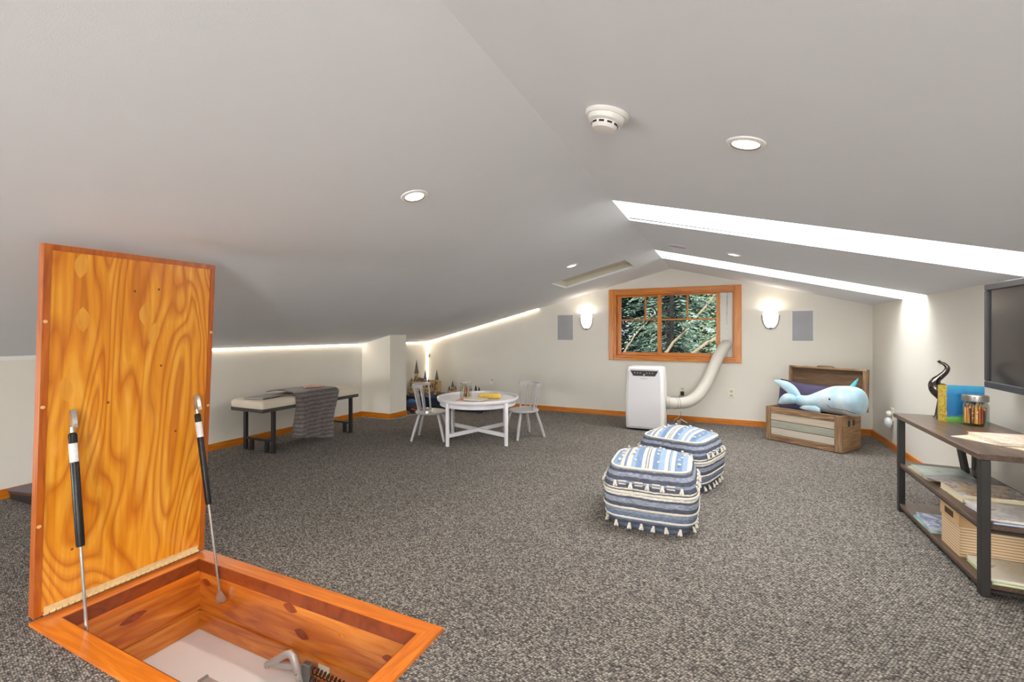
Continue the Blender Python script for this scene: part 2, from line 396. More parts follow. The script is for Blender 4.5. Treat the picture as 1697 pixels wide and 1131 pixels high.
# ------------------------------------------------------------------ evergreens outside the window
M_BARK = plain('bark_dark', (24, 20, 18), .9, vary=.3, scale=20, bump=.5, bscale=60)
M_BRANCH = plain('branch_pale', (150, 134, 112), .85, vary=.2, scale=20)
def leaf_mat(name, a, b):
    m, nt, p = base_mat(name); mp = mapping(nt); nz = node(nt, 'ShaderNodeTexNoise'); nz.inputs['Scale'].default_value = 5
    nt.links.new(mp.outputs[0], nz.inputs['Vector']); r = ramp(nt, [(.3, lin(a)), (.7, lin(b))]); nt.links.new(nz.outputs['Fac'], r.inputs[0])
    nt.links.new(r.outputs[0], p.inputs['Base Color']); p.inputs['Roughness'].default_value = .6; p.inputs['Specular IOR Level'].default_value = .2
    return m
M_LEAF = [leaf_mat('needles_blue_green', (54, 86, 68), (168, 192, 172)), leaf_mat('needles_dark', (8, 18, 14), (28, 50, 38)), leaf_mat('needles_light', (110, 146, 96), (190, 206, 160))]
def spray(mb, base, d, L, nleaf, rnd, wid=.012):
    d = Vector(d).normalized(); side = d.cross(Vector((0, 0, 1))); side = side.normalized() if side.length > .1 else Vector((1, 0, 0))
    p = Vector(base)
    for k in range(nleaf):
        t = (k+.5)/nleaf; c = p+d*L*t+Vector((0, 0, -.35*L*t*t))
        for sg in (-1, 1):
            q = (side*sg*.9+d*.7+Vector((0, 0, rnd.uniform(-.45, .2)))).normalized()
            l = L*.42*(1-.65*t)*rnd.uniform(.7, 1.2); n = q.cross(Vector((rnd.uniform(-1, 1), rnd.uniform(-1, 1), 1))).normalized()*wid*.5
            m = c+q*l*.5
            mb.add([c, m+n, c+q*l, m-n], [(0, 1, 2, 3)])
def conifer(label, loc, H, R, n, li, seed, trunk_r, z0=0.0, wid=.02, branches=()):
    rnd = random.Random(seed); t = thing('conifer_tree', label, 'tree', loc, 0, 'evergreens outside the window')
    MB().tube([(0, 0, z0-2.6), (0, 0, z0), (.02, 0, z0+H*.5), (0, .02, z0+H)], [trunk_r*1.1, trunk_r, trunk_r*.8, trunk_r*.2], 10).build('trunk', M_BARK, t)
    fol = MB(); br = MB()
    for i in range(n):
        a = rnd.uniform(0, 2*PI); h = rnd.uniform(0, 1)**.9; z = z0+h*H; r = R*(1-.45*h)*rnd.uniform(.15, 1)
        d = Vector((math.cos(a), math.sin(a), rnd.uniform(-.5, .25)))
        p = Vector((math.cos(a)*r*.8, math.sin(a)*r*.8, z-.15*r))
        if abs(p.x) < .11 and p.y < .05: continue
        if i % 6 == 0: br.tube([(0, 0, z+.05), p], [trunk_r*.25, trunk_r*.08], 5)
        spray(fol, p, d, rnd.uniform(.22, .5)*(1.5 if wid > .03 else 1), 9, rnd, wid)
    for pts, r in branches:
        pp = cat(pts, 5); pp = [q+Vector((rnd.uniform(-1, 1), rnd.uniform(-1, 1), rnd.uniform(-1, 1)))*.018 for q in pp]
        r = [r[0]+(r[-1]-r[0])*k/(len(pp)-1) for k in range(len(pp))]
        MB().tube(pp, r, 7).build('branch', M_BRANCH, t)
    br.build('twigs', M_BARK, t)['kind'] = 'stuff'
    f = fol.build('foliage', M_LEAF[li], t, 0); f['kind'] = 'stuff'
    return t
conifer('blue-green evergreen with a thin dark trunk and pale bare branches outside the window', (-.86, 8.3, 0), 3.4, .85, 620, 0, 3, .046, 0, .024,
        branches=[([(-.55, -.1, .35), (-.1, -.25, .7), (.35, -.3, 1.25), (.75, -.35, 1.75)], [.03, .03, .024, .015]),
                  ([(.05, -.5, .45), (.4, -.55, .78), (.72, -.6, 1.0)], [.026, .026, .022]),
                  ([(-.75, -.3, .75), (-.5, -.35, 1.1), (-.2, -.35, 1.45)], [.016, .014, .008])])
conifer('pale green feathery evergreen seen through the wider window sash', (.15, 10.7, 0), 3.4, .9, 420, 2, 5, .05, 0, .022)
conifer('dark dense evergreen seen through the narrower window sash', (-2.25, 10.6, 0), 3.6, 1.0, 900, 1, 8, .07, 0, .045)
conifer('tall shaded evergreen standing far behind the thin dark trunk', (-1.5, 14.2, 0), 4.2, 2.2, 1500, 1, 21, .09, 0, .085)
struct(B(-14, 12, 6.6, 26, -2.7, -2.6).build('ground', plain('ground_soil', (52, 50, 40), .95, vary=.3)), 'dark ground outside')

# ------------------------------------------------------------------ LED strips
M_LED = emitter('led_light', (255, 240, 218), 12)
M_ALU = plain('channel', (220, 218, 212), .4, .2)
def led(label, p, q, n1, n2):
    """strip from p to q; n1, n2 = the two wall normals of the corner it sits in"""
    t = thing('led_strip', label, 'light strip', p, 0, 'LED strips in the wall and ceiling corners')
    d = Vector(q)-Vector(p); n1 = Vector(n1).normalized(); n2 = Vector(n2).normalized()
    w, e = .012, .003
    a = [n1*0, n1*w, n1*w+n2*e, n1*e+n2*w, n2*w]
    # triangular channel filling the corner
    MB().loft([[o+c for c in (n1*.0005+n2*.0005, n1*w+n2*.0005, n1*.0005+n2*w)] for o in (Vector((0, 0, 0)), d)]).build('channel', M_ALU, t, 0)
    MB().loft([[o+c for c in (n1*(w+.001)+n2*.001, n1*(w+.003)+n2*.003, n1*.003+n2*(w+.003), n1*.001+n2*(w+.001))] for o in (Vector((0, 0, 0)), d)]).build('diffuser', M_LED, t, 0)
ca = math.atan(SLL)
led('warm LED strip along the top of the knee wall above the bench', (XL, 2.45, LZ), (XL, PY0, LZ), (1, 0, SLL), (0, 0, -1))
led('warm LED strip on the knee wall between the pier and the far corner', (XL, PY1, LZ), (XL, YF, LZ), (1, 0, SLL), (0, 0, -1))
led('warm LED strip climbing the slope of the gable wall', (XL, YF, LZ), (-2.40, YF, ceil_z(-2.40)), (0, -1, 0), (math.sin(ca), 0, -math.cos(ca)))
led('upright warm LED strip in the corner behind the toy castle', (XL, YF, .20), (XL, YF, LZ), (1, 0, 0), (0, -1, 0))
tag(B(-4.318+.03, -4.318+.055, YF-.012, YF, .70, .75, bev=.003).build('dimmer', plain('dimmer', (150, 145, 140), .5)), 'small grey dimmer box on the wall beside the upright LED strip', 'dimmer')

# ------------------------------------------------------------------ ceiling fittings
def on_ceiling(x, y): return T(x, y, ceil_z(x)) @ RY_(-ca if x < RX else tilt)
M_LENS = emitter('lamp_lens', (255, 232, 205), 6.0)
def downlight(label, x, y, e):
    t = thing('recessed_downlight', label, 'downlight', (x, y, ceil_z(x)), 0, 'recessed ceiling lights')
    t.rotation_euler = (0, -ca if x < RX else tilt, 0)
    MB().lathe([(.044, -.002), (.046, -.007), (.060, -.004), (.062, .0)], 36, cap=False).build('trim_ring', M_WHITE, t)
    MB().lathe([(.0425, -.001), (.044, -.0055), (.047, -.0078), (.0475, -.0068)], 36, cap=False).build('reflector_rim', plain('rim_grey', (96, 92, 88), .4), t)
    MB().lathe([(.0001, -.003), (.043, -.003), (.043, -.001)], 36).build('lens', M_LENS, t)
    l = light('downlight_lamp', 'SPOT', (0, 0, -.02), e*1.5, (1, .93, .85), spot_size=2.3, spot_blend=.8, shadow_soft_size=.04); l.parent = t
downlight('recessed downlight on the slope with the skylights, beside the smoke detector', .062, 1.70, 13)
downlight('recessed downlight on the plain slope opposite the smoke detector', -1.290, 1.70, 13)
downlight('recessed downlight between the two skylights', .062, 4.09, 10)
downlight('recessed downlight beside the closed skylight opening', -1.302, 4.09, 10)
t = thing('smoke_detector', 'round white smoke detector on the ceiling slope', 'smoke detector', (-.36, 1.524, ceil_z(-.36))); t.rotation_euler = (0, tilt, 0)
M_SD = plain('detector_white', (236, 233, 228), .45, vary=.01)
MB().lathe([(.0001, -.0), (.074, 0), (.074, -.006), (.068, -.012), (.064, -.012), (.0001, -.012)], 40).build('base', M_SD, t)
MB().lathe([(.062, -.012), (.058, -.026), (.050, -.030), (.0001, -.030)], 40).build('housing', M_SD, t)
MB().lathe([(.044, -.030), (.043, -.042), (.036, -.050), (.0001, -.052)], 40).build('sensor_dome', M_SD, t)
for k in range(10):
    a = 2*PI*k/10
    MB().box(-.0085, .0085, -.002, .002, -.0395, -.0335, RZ_(a) @ T(0, .0428, 0)).build('vent', M_DARK, t)
t = thing('ceiling_speaker', 'round lavender-grey speaker grille on the ceiling between the skylights', 'speaker', (-.372, 4.15, ceil_z(-.372))); t.rotation_euler = (0, tilt, 0)
MB().lathe([(.078, 0), (.086, -.004), (.088, 0)], 36, cap=False).build('rim', M_WHITE, t)
MB().lathe([(.0001, -.006), (.05, -.0055), (.079, -.002), (.079, 0)], 36).build('grille', plain('grille_lilac', (198, 190, 214), .7), t)

# ------------------------------------------------------------------ wall fittings
def sconce(label, x):
    t = thing('wall_sconce', label, 'wall lamp', (x, YF, 1.148), 0, 'glass wall sconces')
    MB().lathe([(.02, .0), (.042, .012), (.064, .05), (.076, .10), (.080, .15), (.074, .19), (.066, .205)], 20, a0=PI, a1=2*PI).build('glass_shade', emitter('sconce_glass', (255, 246, 238), .8), t)
    MB().box(-.03, .03, -.012, 0, .02, .13, bev=.004).build('back_plate', plain('sconce_metal', (150, 148, 150), .3, .8), t)
    MB().lathe([(.0001, -.012), (.014, -.008), (.018, .004), (.010, .012)], 16, T(0, -.012, 0)).build('finial', plain('sconce_metal', (150, 148, 150), .3, .8), t)
    MB().tube([(-.088, -.005, .15), (-.085, -.005, .1), (-.072, -.005, .045), (-.045, -.005, .0), (0, -.006, -.012), (.045, -.005, .0), (.072, -.005, .045), (.085, -.005, .1), (.088, -.005, .15)], .006, 8).build('rim', plain('sconce_metal', (150, 148, 150), .3, .8), t)
    l = light('sconce_lamp', 'POINT', (0, -.045, .20), 1.7, (1, .88, .74), shadow_soft_size=.025); l.parent = t
sconce('lit glass wall sconce between the grey speaker and the window', -1.706)
sconce('lit glass wall sconce between the window and the toy chest side', .472)
def speaker(label, x0, x1, z0, z1):
    t = thing('wall_speaker', label, 'speaker', ((x0+x1)/2, YF, z0), 0, 'flush grey wall speakers')
    w = (x1-x0)/2; h = z1-z0
    MB().box(-w, w, -.006, 0, 0, h, bev=.002).build('frame', M_WHITE, t)
    MB().box(-w+.008, w-.008, -.010, -.004, .008, h-.008, bev=.002).build('grille', plain('speaker_grille', (168, 168, 172), .75, bump=.3, bscale=500), t)
speaker('flush grey wall speaker near the LED strip side of the window', -2.125, -1.886, .985, 1.345)
speaker('flush grey wall speaker above the toy chest', .678, .892, .995, 1.347)
M_PLATE = plain('outlet_ivory', (232, 226, 204), .45, vary=.01)
def outlet(label, x, z, extra=None):
    t = thing('wall_outlet', label, 'outlet', (x, YF, z), 0)
    MB().box(-.035, .035, -.006, 0, -.057, .057, bev=.003).build('plate', M_PLATE, t)
    for dz in (-.024, .024):
        s = MB().box(-.017, .017, -.009, -.005, dz-.014, dz+.014, bev=.003).build('socket', plain('socket', (206, 200, 184), .4), t)
        for dx in (-.007, .007): MB().box(dx-.0018, dx+.0018, -.0096, -.0085, dz-.005, dz+.007).build('slot', M_DARK, s, 0)
    return t
outlet('ivory wall outlet with nothing plugged in, right of the exhaust hose', .064, .370)
outlet('ivory wall outlet holding a black plug behind the exhaust hose', -.483, .372)
outlet('ivory wall outlet holding a white adapter between table and toy trees', -3.145, .365)
t = thing('power_plug', 'black power plug in the outlet behind the hose', 'plug', (-.483, YF-.01, .345))
MB().box(-.02, .02, -.035, 0, -.026, .022, bev=.005).build('body', M_DARK, t)
MB().tube([(0, -.02, -.024), (-.006, -.03, -.10), (.0, -.04, -.2), (-.04, -.06, -.29), (-.09, -.09, -.328)], .0035, 6).build('cable', plain('cable_white', (226, 224, 220), .5), t)
tag(B(-3.165, -3.125, YF-.045, YF-.009, .315, .362, bev=.005).build('wall_adapter', M_WHITE), 'small white adapter plugged into the wall left of the window', 'adapter')
t = thing('night_light', 'white plug-in night light with a round lamp on the side wall', 'night light', (XR, 5.38, .25))
B(-.008, 0, -.04, .04, .02, .14, bev=.003).build('plate', M_PLATE, t)
MB().ell((-.035, 0, .0), .034, .04, .05).build('globe', plain('night_globe', (225, 228, 232), .3), t)
MB().ell((-.03, 0, .085), .022, .026, .026).build('sensor', M_WHITE, t)
MB().ell((-.068, .0, .012), .004, .006, .006, 10, 6).build('lens', M_DARK, t)

# ------------------------------------------------------------------ floor hatch
M_LIDEDGE = wood('lid_edge', (152, 70, 12), (180, 90, 20), (198, 108, 32), (30, 30, 2.5), coat=.5)
M_TRIMX = wood('hatch_trim_along_x', (196, 96, 14), (220, 116, 24), (236, 140, 46), (2.0, 26, 26), coat=.6, rough=.3)
M_TRIMY = wood('hatch_trim_along_y', (196, 96, 14), (220, 116, 24), (236, 140, 46), (26, 2.0, 26), coat=.6, rough=.3)
M_PINEX = wood('lining_along_x', (196, 104, 28), (218, 132, 44), (232, 152, 64), (2.4, 22, 22), coat=.4, contour=4, cscale=(1.1, 4, 9))
M_PINEY = wood('lining_along_y', (196, 104, 28), (218, 132, 44), (232, 152, 64), (22, 2.4, 22), coat=.4, contour=4, cscale=(4, 1.1, 9))
M_PATCH = wood('patch_dark', (128, 50, 16), (150, 62, 22), (164, 76, 32), (20, 20, 20))
M_PLY = wood('plywood', (216, 132, 22), (232, 156, 40), (242, 178, 74), (20, 20, 1.6), rough=.32, coat=.45, contour=24, cscale=(2.6, 2.6, .75))
fh = thing('floor_hatch', 'orange wooden floor hatch standing open with its tall plywood lid', 'floor hatch', (0, 0, 0))
hf = obj('frame', None, fh)
zt, zb = .012, -.036
def mitre(p, mt): MB().prism(p, zb, zt).build('trim_board', mt, hf, 0)
mitre([(HX0, HY0), (HX1, HY0), (fx1, fy0), (fx0, fy0)], M_TRIMX); mitre([(fx0, fy1), (fx1, fy1), (HX1, HY1), (HX0, HY1)], M_TRIMX)
mitre([(HX0, HY0), (fx0, fy0), (fx0, fy1), (HX0, HY1)], M_TRIMY); mitre([(fx1, fy0), (HX1, HY0), (HX1, HY1), (fx1, fy1)], M_TRIMY)
zs = [(-.036, -.240), (-.242, -.33)]
for k, (a, b) in enumerate(zs):
    o = [.012, .004][k]; e = .028
    B(fx0-.02, fx1+.02, fy1+o, fy1+e, b, a).build('lining_board', M_PINEX, hf, 0); B(fx0-.02, fx1+.02, fy0-e, fy0-o, b, a).build('lining_board', M_PINEX, hf, 0)
    B(fx0-e, fx0-o, fy0-e, fy1+e, b, a).build('lining_board', M_PINEY, hf, 0); B(fx1+o, fx1+e, fy0-e, fy1+e, b, a).build('lining_board', M_PINEY, hf, 0)
B(fx0-.024, fx0-.001, fy0-.004, fy1+.004, -.072, -.036).build('lining_board', M_TRIMY, hf, 0)
M_LIP = wood('stop_dark', (112, 44, 12), (134, 58, 18), (150, 70, 26), (10, 10, 10), coat=.3)
for a in [(fx0, fx1, fy1-.004, fy1+.003), (fx0, fx1, fy0-.003, fy0+.004), (fx0-.003, fx0+.004, fy0+.004, fy1-.004), (fx1-.004, fx1+.003, fy0+.004, fy1-.004)]:
    B(*a, -.044, .0105).build('stop_strip', M_LIP, hf, 0)  # dark red strip along the inner lip of the hatch trim
def boat(w, h, n=8):
    return [(w*(2*i/n-1), h*(1-(2*i/n-1)**2)) for i in range(n)]+[(w*(1-2*i/n), -h*(1-(1-2*i/n)**2)) for i in range(n)]
for x, z, w, h, a in ((-1.678, -.075, .042, .018, -.15), (-1.61, -.168, .042, .019, -.2), (-2.252, -.10, .032, .016, -.2), (-1.15, -.13, .03, .013, .1)):
    MB().prism(boat(w, h), -.0015, .0015, T(x, fy1+.0115, z) @ RX_(PI/2) @ RZ_(a)).build('knot_patch', M_PATCH, hf, 0)
for y, z, w, h, a in ((1.083, -.128, .052, .016, .1),):
    MB().prism(boat(w, h), -.0015, .0015, T(fx0-.0115, y, z) @ RY_(PI/2) @ RZ_(PI/2+a)).build('knot_patch', M_PATCH, hf, 0)
for x in (-1.93, -1.4, -1.1):
    MB().lathe([(.008, 0), (.008, .002), (.0001, .002)], 14, T(x, fy1+.012, -.115) @ RX_(PI/2)).build('plug', M_TRIMX, hf)

hl = obj('lid', None, fh, (-2.353, 1.093, .022)); hl.rotation_euler = (0, .065, 0)
LH, LW, LT = 1.408, .618, .034
B(-LT, 0, -LW/2+.02, LW/2-.02, .012, LH-.022).build('panel', M_PLY, hl, 0)
B(-LT-.002, .004, -LW/2, -LW/2+.021, 0, LH).build('edge_strip', M_LIDEDGE, hl, 0); B(-LT-.002, .004, LW/2-.021, LW/2, 0, LH).build('edge_strip', M_LIDEDGE, hl, 0)
B(-LT-.002, .004, -LW/2+.021, LW/2-.021, LH-.022, LH).build('edge_strip', M_LIDEDGE, hl, 0); B(-LT-.002, .001, -LW/2+.021, LW/2-.021, 0, .012).build('edge_strip', M_LIDEDGE, hl, 0)
M_PLUG = plain('plug_pale', (232, 176, 120), .4)
for y, z in ((-.300, .80), (-.300, 1.12), (.300, 1.08), (.300, .72), (.300, .40), (-.300, .35)):
    MB().lathe([(.007, 0), (.006, .0025), (.0001, .003)], 14, T(.004, y, z) @ RY_(PI/2)).build('plug', M_PLUG, hl)
for y, z, a in ((-.20, 1.34, 1.5), (-.19, 1.13, 1.6), (.02, 1.16, 1.5), (.055, 1.075, 1.4), (-.235, .86, 1.7)):
    MB().prism(boat(.05, .022), -.001, .0008, T(0, y, z) @ RY_(PI/2) @ RZ_(a+PI/2)).build('knot_patch', wood('ply_patch', (214, 140, 40), (226, 154, 52), (232, 168, 70), (20, 20, 3)), hl, 0)
for y, z in ((.07, 1.27), (-.02, 1.255), (.09, .93), (-.10, .79), (-.2, .22), (.16, .62)):
    MB().lathe([(.005, 0), (.004, .001), (.0001, .0012)], 10, T(0, y, z) @ RY_(PI/2)).build('knot', plain('knot', (120, 66, 24), .5), hl)
M_BRASS = plain('brass', (236, 214, 160), .35, .35, vary=.12, scale=60)
hn = B(.001, .0035, -LW/2+.03, LW/2-.03, .004, .030).build('piano_hinge', M_BRASS, hl, 0)
for k in range(30):
    y = -LW/2+.035+k*(LW-.07)/29.0
    MB().tube([(.006, y-.0075, .004), (.006, y+.0075, .004)], .0048, 8).build('knuckle', M_BRASS, hl)

def strut(label, top, bot):
    t = thing('gas_strut', label, 'gas strut', bot, 0, 'gas struts holding the hatch lid')
    q = Vector(top)-Vector(bot); L = q.length; d = q.normalized()
    M = d.to_track_quat('Z', 'Y').to_matrix().to_4x4()
    MB().lathe([(.0052, .02), (.0052, L*.47)], 12, M).build('rod', M_STEEL, t)
    body = MB().lathe([(.004, L*.455), (.0125, L*.457), (.0135, L*.47), (.0135, L*.90), (.011, L*.905), (.004, L*.91)], 20, M).build('cylinder', plain('strut_black', (34, 32, 32), .35, .3), t)
    MB().lathe([(.0138, L*.79), (.0138, L*.865)], 20, M, a0=-.9*PI, a1=.75*PI).build('sticker', plain('sticker', (226, 224, 222), .5, vary=.15, scale=80), body)
    MB().lathe([(.007, L*.90), (.007, L*.93)], 12, M).build('neck', M_STEEL, t)
    # tapered bracket plate against the lid
    MB().loft([[(x, y, z) for x, y in ((-.012, -w), (.003, -w), (.003, w), (-.012, w))] for z, w in ((L*.925, .016), (L*.935, .016), (L*.985, .013), (L*1.0, .007))], M=M).build('lid_bracket', M_STEEL, t, 25)
    MB().tube([M @ Vector((-.005, -.02, L*.935)), M @ Vector((-.005, .02, L*.935))], .006, 10).build('pivot_pin', M_STEEL, t)
    MB().loft([[(x*w, y*w, z) for x, y in ((-1, -1), (1, -1), (1, 1), (-1, 1))] for z, w in ((-.022, .006), (-.012, .015), (.004, .013), (.03, .0065))], M=M).build('foot_bracket', M_STEEL, t, 25)
strut('black gas strut on the hatch lid edge away from the window', (-2.283, .868, .80), (-2.12, .858, -.13))
strut('black gas strut on the hatch lid edge towards the bench', (-2.283, 1.322, .80), (-2.11, 1.333, -.13))

al = thing('attic_ladder', 'folded grey metal attic ladder on a white panel down inside the hatch', 'ladder', (-1.55, 1.29, -.332))
B(fx0-.026-al.location.x, fx1+.026-al.location.x, fy0-.026-al.location.y, fy1+.026-al.location.y, -.028, 0).build('door_panel', plain('ladder_door_white', (246, 246, 244), .5, vary=.02), al)
lf = obj('ladder_rail', None, al, (-.27, -.15, 0))
M_GREY = plain('ladder_grey', (194, 192, 188), .4, .25)
B(-.09, .30, -.018, .018, 0, .03, bev=.004).build('rail', M_GREY, lf); B(-.102, -.09, -.02, .02, 0, .033, bev=.003).build('end_cap', plain('rail_cap', (150, 146, 138), .5), lf)
lh = al
Y0 = 1.29
MB().tube([(-.185, .0, .04), (-.12, 0, .085), (-.075, 0, .117), (-.05, 0, .128), (-.03, 0, .122), (-.015, 0, .095), (.0, 0, .06), (.02, 0, .004)], .0145, 12).build('lever_tube', M_GREY, lh)
MB().bar((-.175, .006, .045), (.0, .010, .082), .012, .022).build('cross_bar', M_GREY, lh)
MB().box(.01, .055, .004, .03, .03, .105, bev=.004).build('bracket', plain('bracket_grey', (130, 128, 124), .4, .7), lh)
for x, z in ((.0, .07), (.02, .05), (-.16, .05)):
    MB().lathe([(.007, 0), (.006, .005), (.0001, .006)], 10, T(x, -.012, z) @ RX_(PI/2)).build('bolt', M_STEEL, lh)
for dz, dy in ((.082, .02), (.052, .005)):
    pts = []
    for k in range(22*8+1):
        a = 2*PI*k/8; pts.append((.06+.42*k/(22*8), dy+.0115*math.cos(a), dz-.02*k/(22*8)+.0115*math.sin(a)))
    MB().tube(pts, .0027, 6).build('coil_spring', plain('spring_dark', (70, 66, 62), .35, .8), lh)
tag(B(-1.50, -1.44, fy1-.0005, fy1+.0035, -.285, -.25).build('paper_label', plain('label_paper', (226, 214, 186), .7)), 'small cream paper label stuck inside the hatch lining', 'label')

# ------------------------------------------------------------------ bench with throw
bn = thing('bench', 'upholstered cream bench on a black metal frame along the knee wall', 'bench', (-3.90, 3.27, 0))
bx0, bx1, by0, by1 = -.21, .22, -.58, .58
B(bx0, bx1, by0, by1, .385, .418, bev=.003).build('seat_frame', plain('bench_frame', (74, 69, 65), .5, .2), bn)
def cushion(x0, x1, y0, y1, z0, z1, r, puff):
    mb = MB(); rings = []
    def ring(z, ins):
        a, b = (x1-x0)/2-ins, (y1-y0)/2-ins; cx, cy = (x0+x1)/2, (y0+y1)/2; out = []
        for sx, sy, a0 in ((1, 1, 0), (-1, 1, PI/2), (-1, -1, PI), (1, -1, 1.5*PI)):
            for k in range(6):
                t = a0+PI/2*k/5; rr = max(.002, r)
                out.append((cx+sx*(a-rr)+rr*math.cos(t), cy+sy*(b-rr)+rr*math.sin(t), z))
        return out
    h = z1-z0
    for z, i in ((z0, .004), (z0+.1*h, 0), (z0+.62*h, -.002), (z0+.85*h, .006), (z0+.96*h, .020), (z1, .05), (z1+puff, .12)): rings.append(ring(z, i))
    return mb.loft(rings)
cushion(bx0-.004, bx1+.004, by0-.004, by1+.004, .418, .492, .03, .004).build('cushion', plain('bench_cream', (222, 209, 190), .9, vary=.05, bump=.3, bscale=300), bn, 50)
for y in (-.445, .495):
    for sx in (-1, 1):
        xx = .185 if sx > 0 else -.195
        B(xx-.02, xx+.02, y-.012, y+.012, 0, .385, bev=.002).build('leg', M_BLACK, bn)
        xi = xx-sx*.085
        B(xi-.02, xi+.02, y-.012, y+.012, 0, .105, bev=.002).build('brace_post', M_BLACK, bn)
        B(min(xx, xi), max(xx, xi), y-.012, y+.012, 0, .008).build('foot_plate', M_BLACK, bn)
    B(-.2, .19, y-.014, y+.014, .100, .116, bev=.002).build('end_stretcher', M_BLACK, bn)
def blanket():
    prof = [(-.17, .503), (-.08, .506), (.05, .508), (.16, .507), (.215, .502), (.238, .485), (.246, .45), (.250, .38), (.253, .30), (.256, .21), (.26, .12), (.264, .035)]
    def f(u, v):
        k = v*(len(prof)-1); i = min(int(k), len(prof)-2); t = k-i
        x = prof[i][0]*(1-t)+prof[i+1][0]*t; z = prof[i][1]*(1-t)+prof[i+1][1]*t
        hang = max(0, (v-.45)/.55)
        y0 = -.25+.02*hang; y1 = .255-.10*hang
        y = y0+(y1-y0)*u
        z += hang*(.085*(1-u)-.008) if hang > 0 else 0
        x += hang*(.018*math.sin(u*7+1)+.012*math.sin(u*15))+.004*math.sin(v*9+u*5)
        z += (1-hang)*(.008+.010*abs(math.sin(u*4+v*6))*(1 if v < .4 else .3))
        z += (1-hang)*.012*max(0, math.sin(u*9+1)*math.sin(v*14)); y += .012*math.sin(v*11+u*2)+.01*math.sin(v*5)
        if u < .08: x -= hang*(.08-u)*1.2
        return (x, y, z)
    mb = MB().grid(f, 26, 44)
    return mb
bk = blanket().build('throw_blanket', None, None, 60, loc=(-3.90, 3.27, 0))
tag(bk, 'dark grey ribbed throw blanket draped over the cream bench', 'blanket')
m, nt, b = base_mat('throw_plush'); mp = mapping(nt)
wv = node(nt, 'ShaderNodeTexWave'); wv.bands_direction = 'Z'; wv.inputs['Scale'].default_value = 8; wv.inputs['Distortion'].default_value = 3; wv.inputs['Detail Scale'].default_value = 4; nt.links.new(mp.outputs[0], wv.inputs['Vector'])
nz = node(nt, 'ShaderNodeTexNoise'); nz.inputs['Scale'].default_value = 60; nt.links.new(mp.outputs[0], nz.inputs['Vector'])
ml = node(nt, 'ShaderNodeMath', operation='MULTIPLY'); nt.links.new(wv.outputs['Fac'], ml.inputs[0]); nt.links.new(nz.outputs['Fac'], ml.inputs[1])
r = ramp(nt, [(.05, lin((84, 76, 74))), (.6, lin((122, 112, 108)))]); nt.links.new(ml.outputs[0], r.inputs[0]); nt.links.new(r.outputs[0], b.inputs['Base Color'])
b.inputs['Roughness'].default_value = .95; b.inputs['Sheen Weight'].default_value = .3
bp = node(nt, 'ShaderNodeBump'); bp.inputs['Strength'].default_value = .5; bp.inputs['Distance'].default_value = .006; nt.links.new(ml.outputs[0], bp.inputs['Height']); nt.links.new(bp.outputs[0], b.inputs['Normal'])
bk.data.materials.append(m)
sm = bk.modifiers.new('thick', 'SOLIDIFY'); sm.thickness = .009; sm.offset = 1

def book(name, label, loc, w, d, h, rz, cover, cat='book', group=None, pages=(236, 230, 218), tilt=None, spine='x'):
    """closed book lying flat: cover boards, page block, spine"""
    t = thing(name, label, cat, loc, rz, group)
    if tilt: t.rotation_euler = (tilt[0], tilt[1], rz)
    c = min(.0025, h*.2)
    B(-w/2, w/2, -d/2, d/2, h-c, h).build('front_cover', cover, t, 0); B(-w/2, w/2, -d/2, d/2, 0, c).build('back_cover', cover, t, 0)
    B(-w/2+.003, w/2-.001, -d/2+.004, d/2-.004, c, h-c).build('pages', plain('pages_%d' % pages[0], pages, .8, vary=.05, scale=200), t, 0)
    B(w/2-.002, w/2, -d/2, d/2, 0, h).build('spine', cover, t, 0)
    return t
book('magazine', 'dark grey magazine lying on the cream bench cushion', (-3.865, 2.86, .497), .22, .27, .010, .12, print_mat('mag_grey', [(82, 80, 84), (112, 110, 112), (150, 146, 142)], 9), 'magazine')
book('magazine', 'pale magazine tucked beside the throw on the bench', (-3.85, 3.03, .4985), .20, .12, .006, -.2, print_mat('mag_pale', [(200, 190, 178), (150, 138, 130), (222, 214, 206)], 9), 'magazine')
book('picture_book', 'small salmon pink book lying on the throw blanket', (-3.80, 3.34, .542), .12, .17, .010, -.45, print_mat('salmon', [(190, 120, 98), (204, 138, 112), (180, 108, 90)], 9))

# ------------------------------------------------------------------ round table and chairs
M_TABLE = plain('table_white', (226, 223, 226), .35, vary=.02, coat=.2)
rt = thing('round_table', 'low round white table with a raised rim and crossed stretchers', 'table', (-2.30, 4.086, 0), math.radians(27.3))
MB().lathe([(.0001, .425), (.395, .425), (.397, .442), (.403, .446), (.413, .444), (.417, .432), (.412, .415), (.40, .404), (.0001, .404)], 64).build('tabletop', M_TABLE, rt)
MB().lathe([(.372, .365), (.386, .365), (.386, .405), (.372, .405), (.372, .365)], 64, cap=False).build('apron', M_TABLE, rt)
for sx in (-1, 1):
    for sy in (-1, 1): MB().lathe([(.017, 0), (.0185, .006), (.0195, .30), (.0195, .41), (.018, .414)], 16, T(sx*.283, sy*.283, 0)).build('leg', M_TABLE, rt)
MB().bar((-.275, -.275, .10), (.275, .275, .10), .026, .034).build('stretcher', M_TABLE, rt)
MB().bar((-.275, .275, .0995), (.275, -.275, .0995), .026, .034).build('stretcher', M_TABLE, rt)
M_CHAIR = plain('chair_grey', (172, 168, 168), .35, vary=.03, coat=.25)
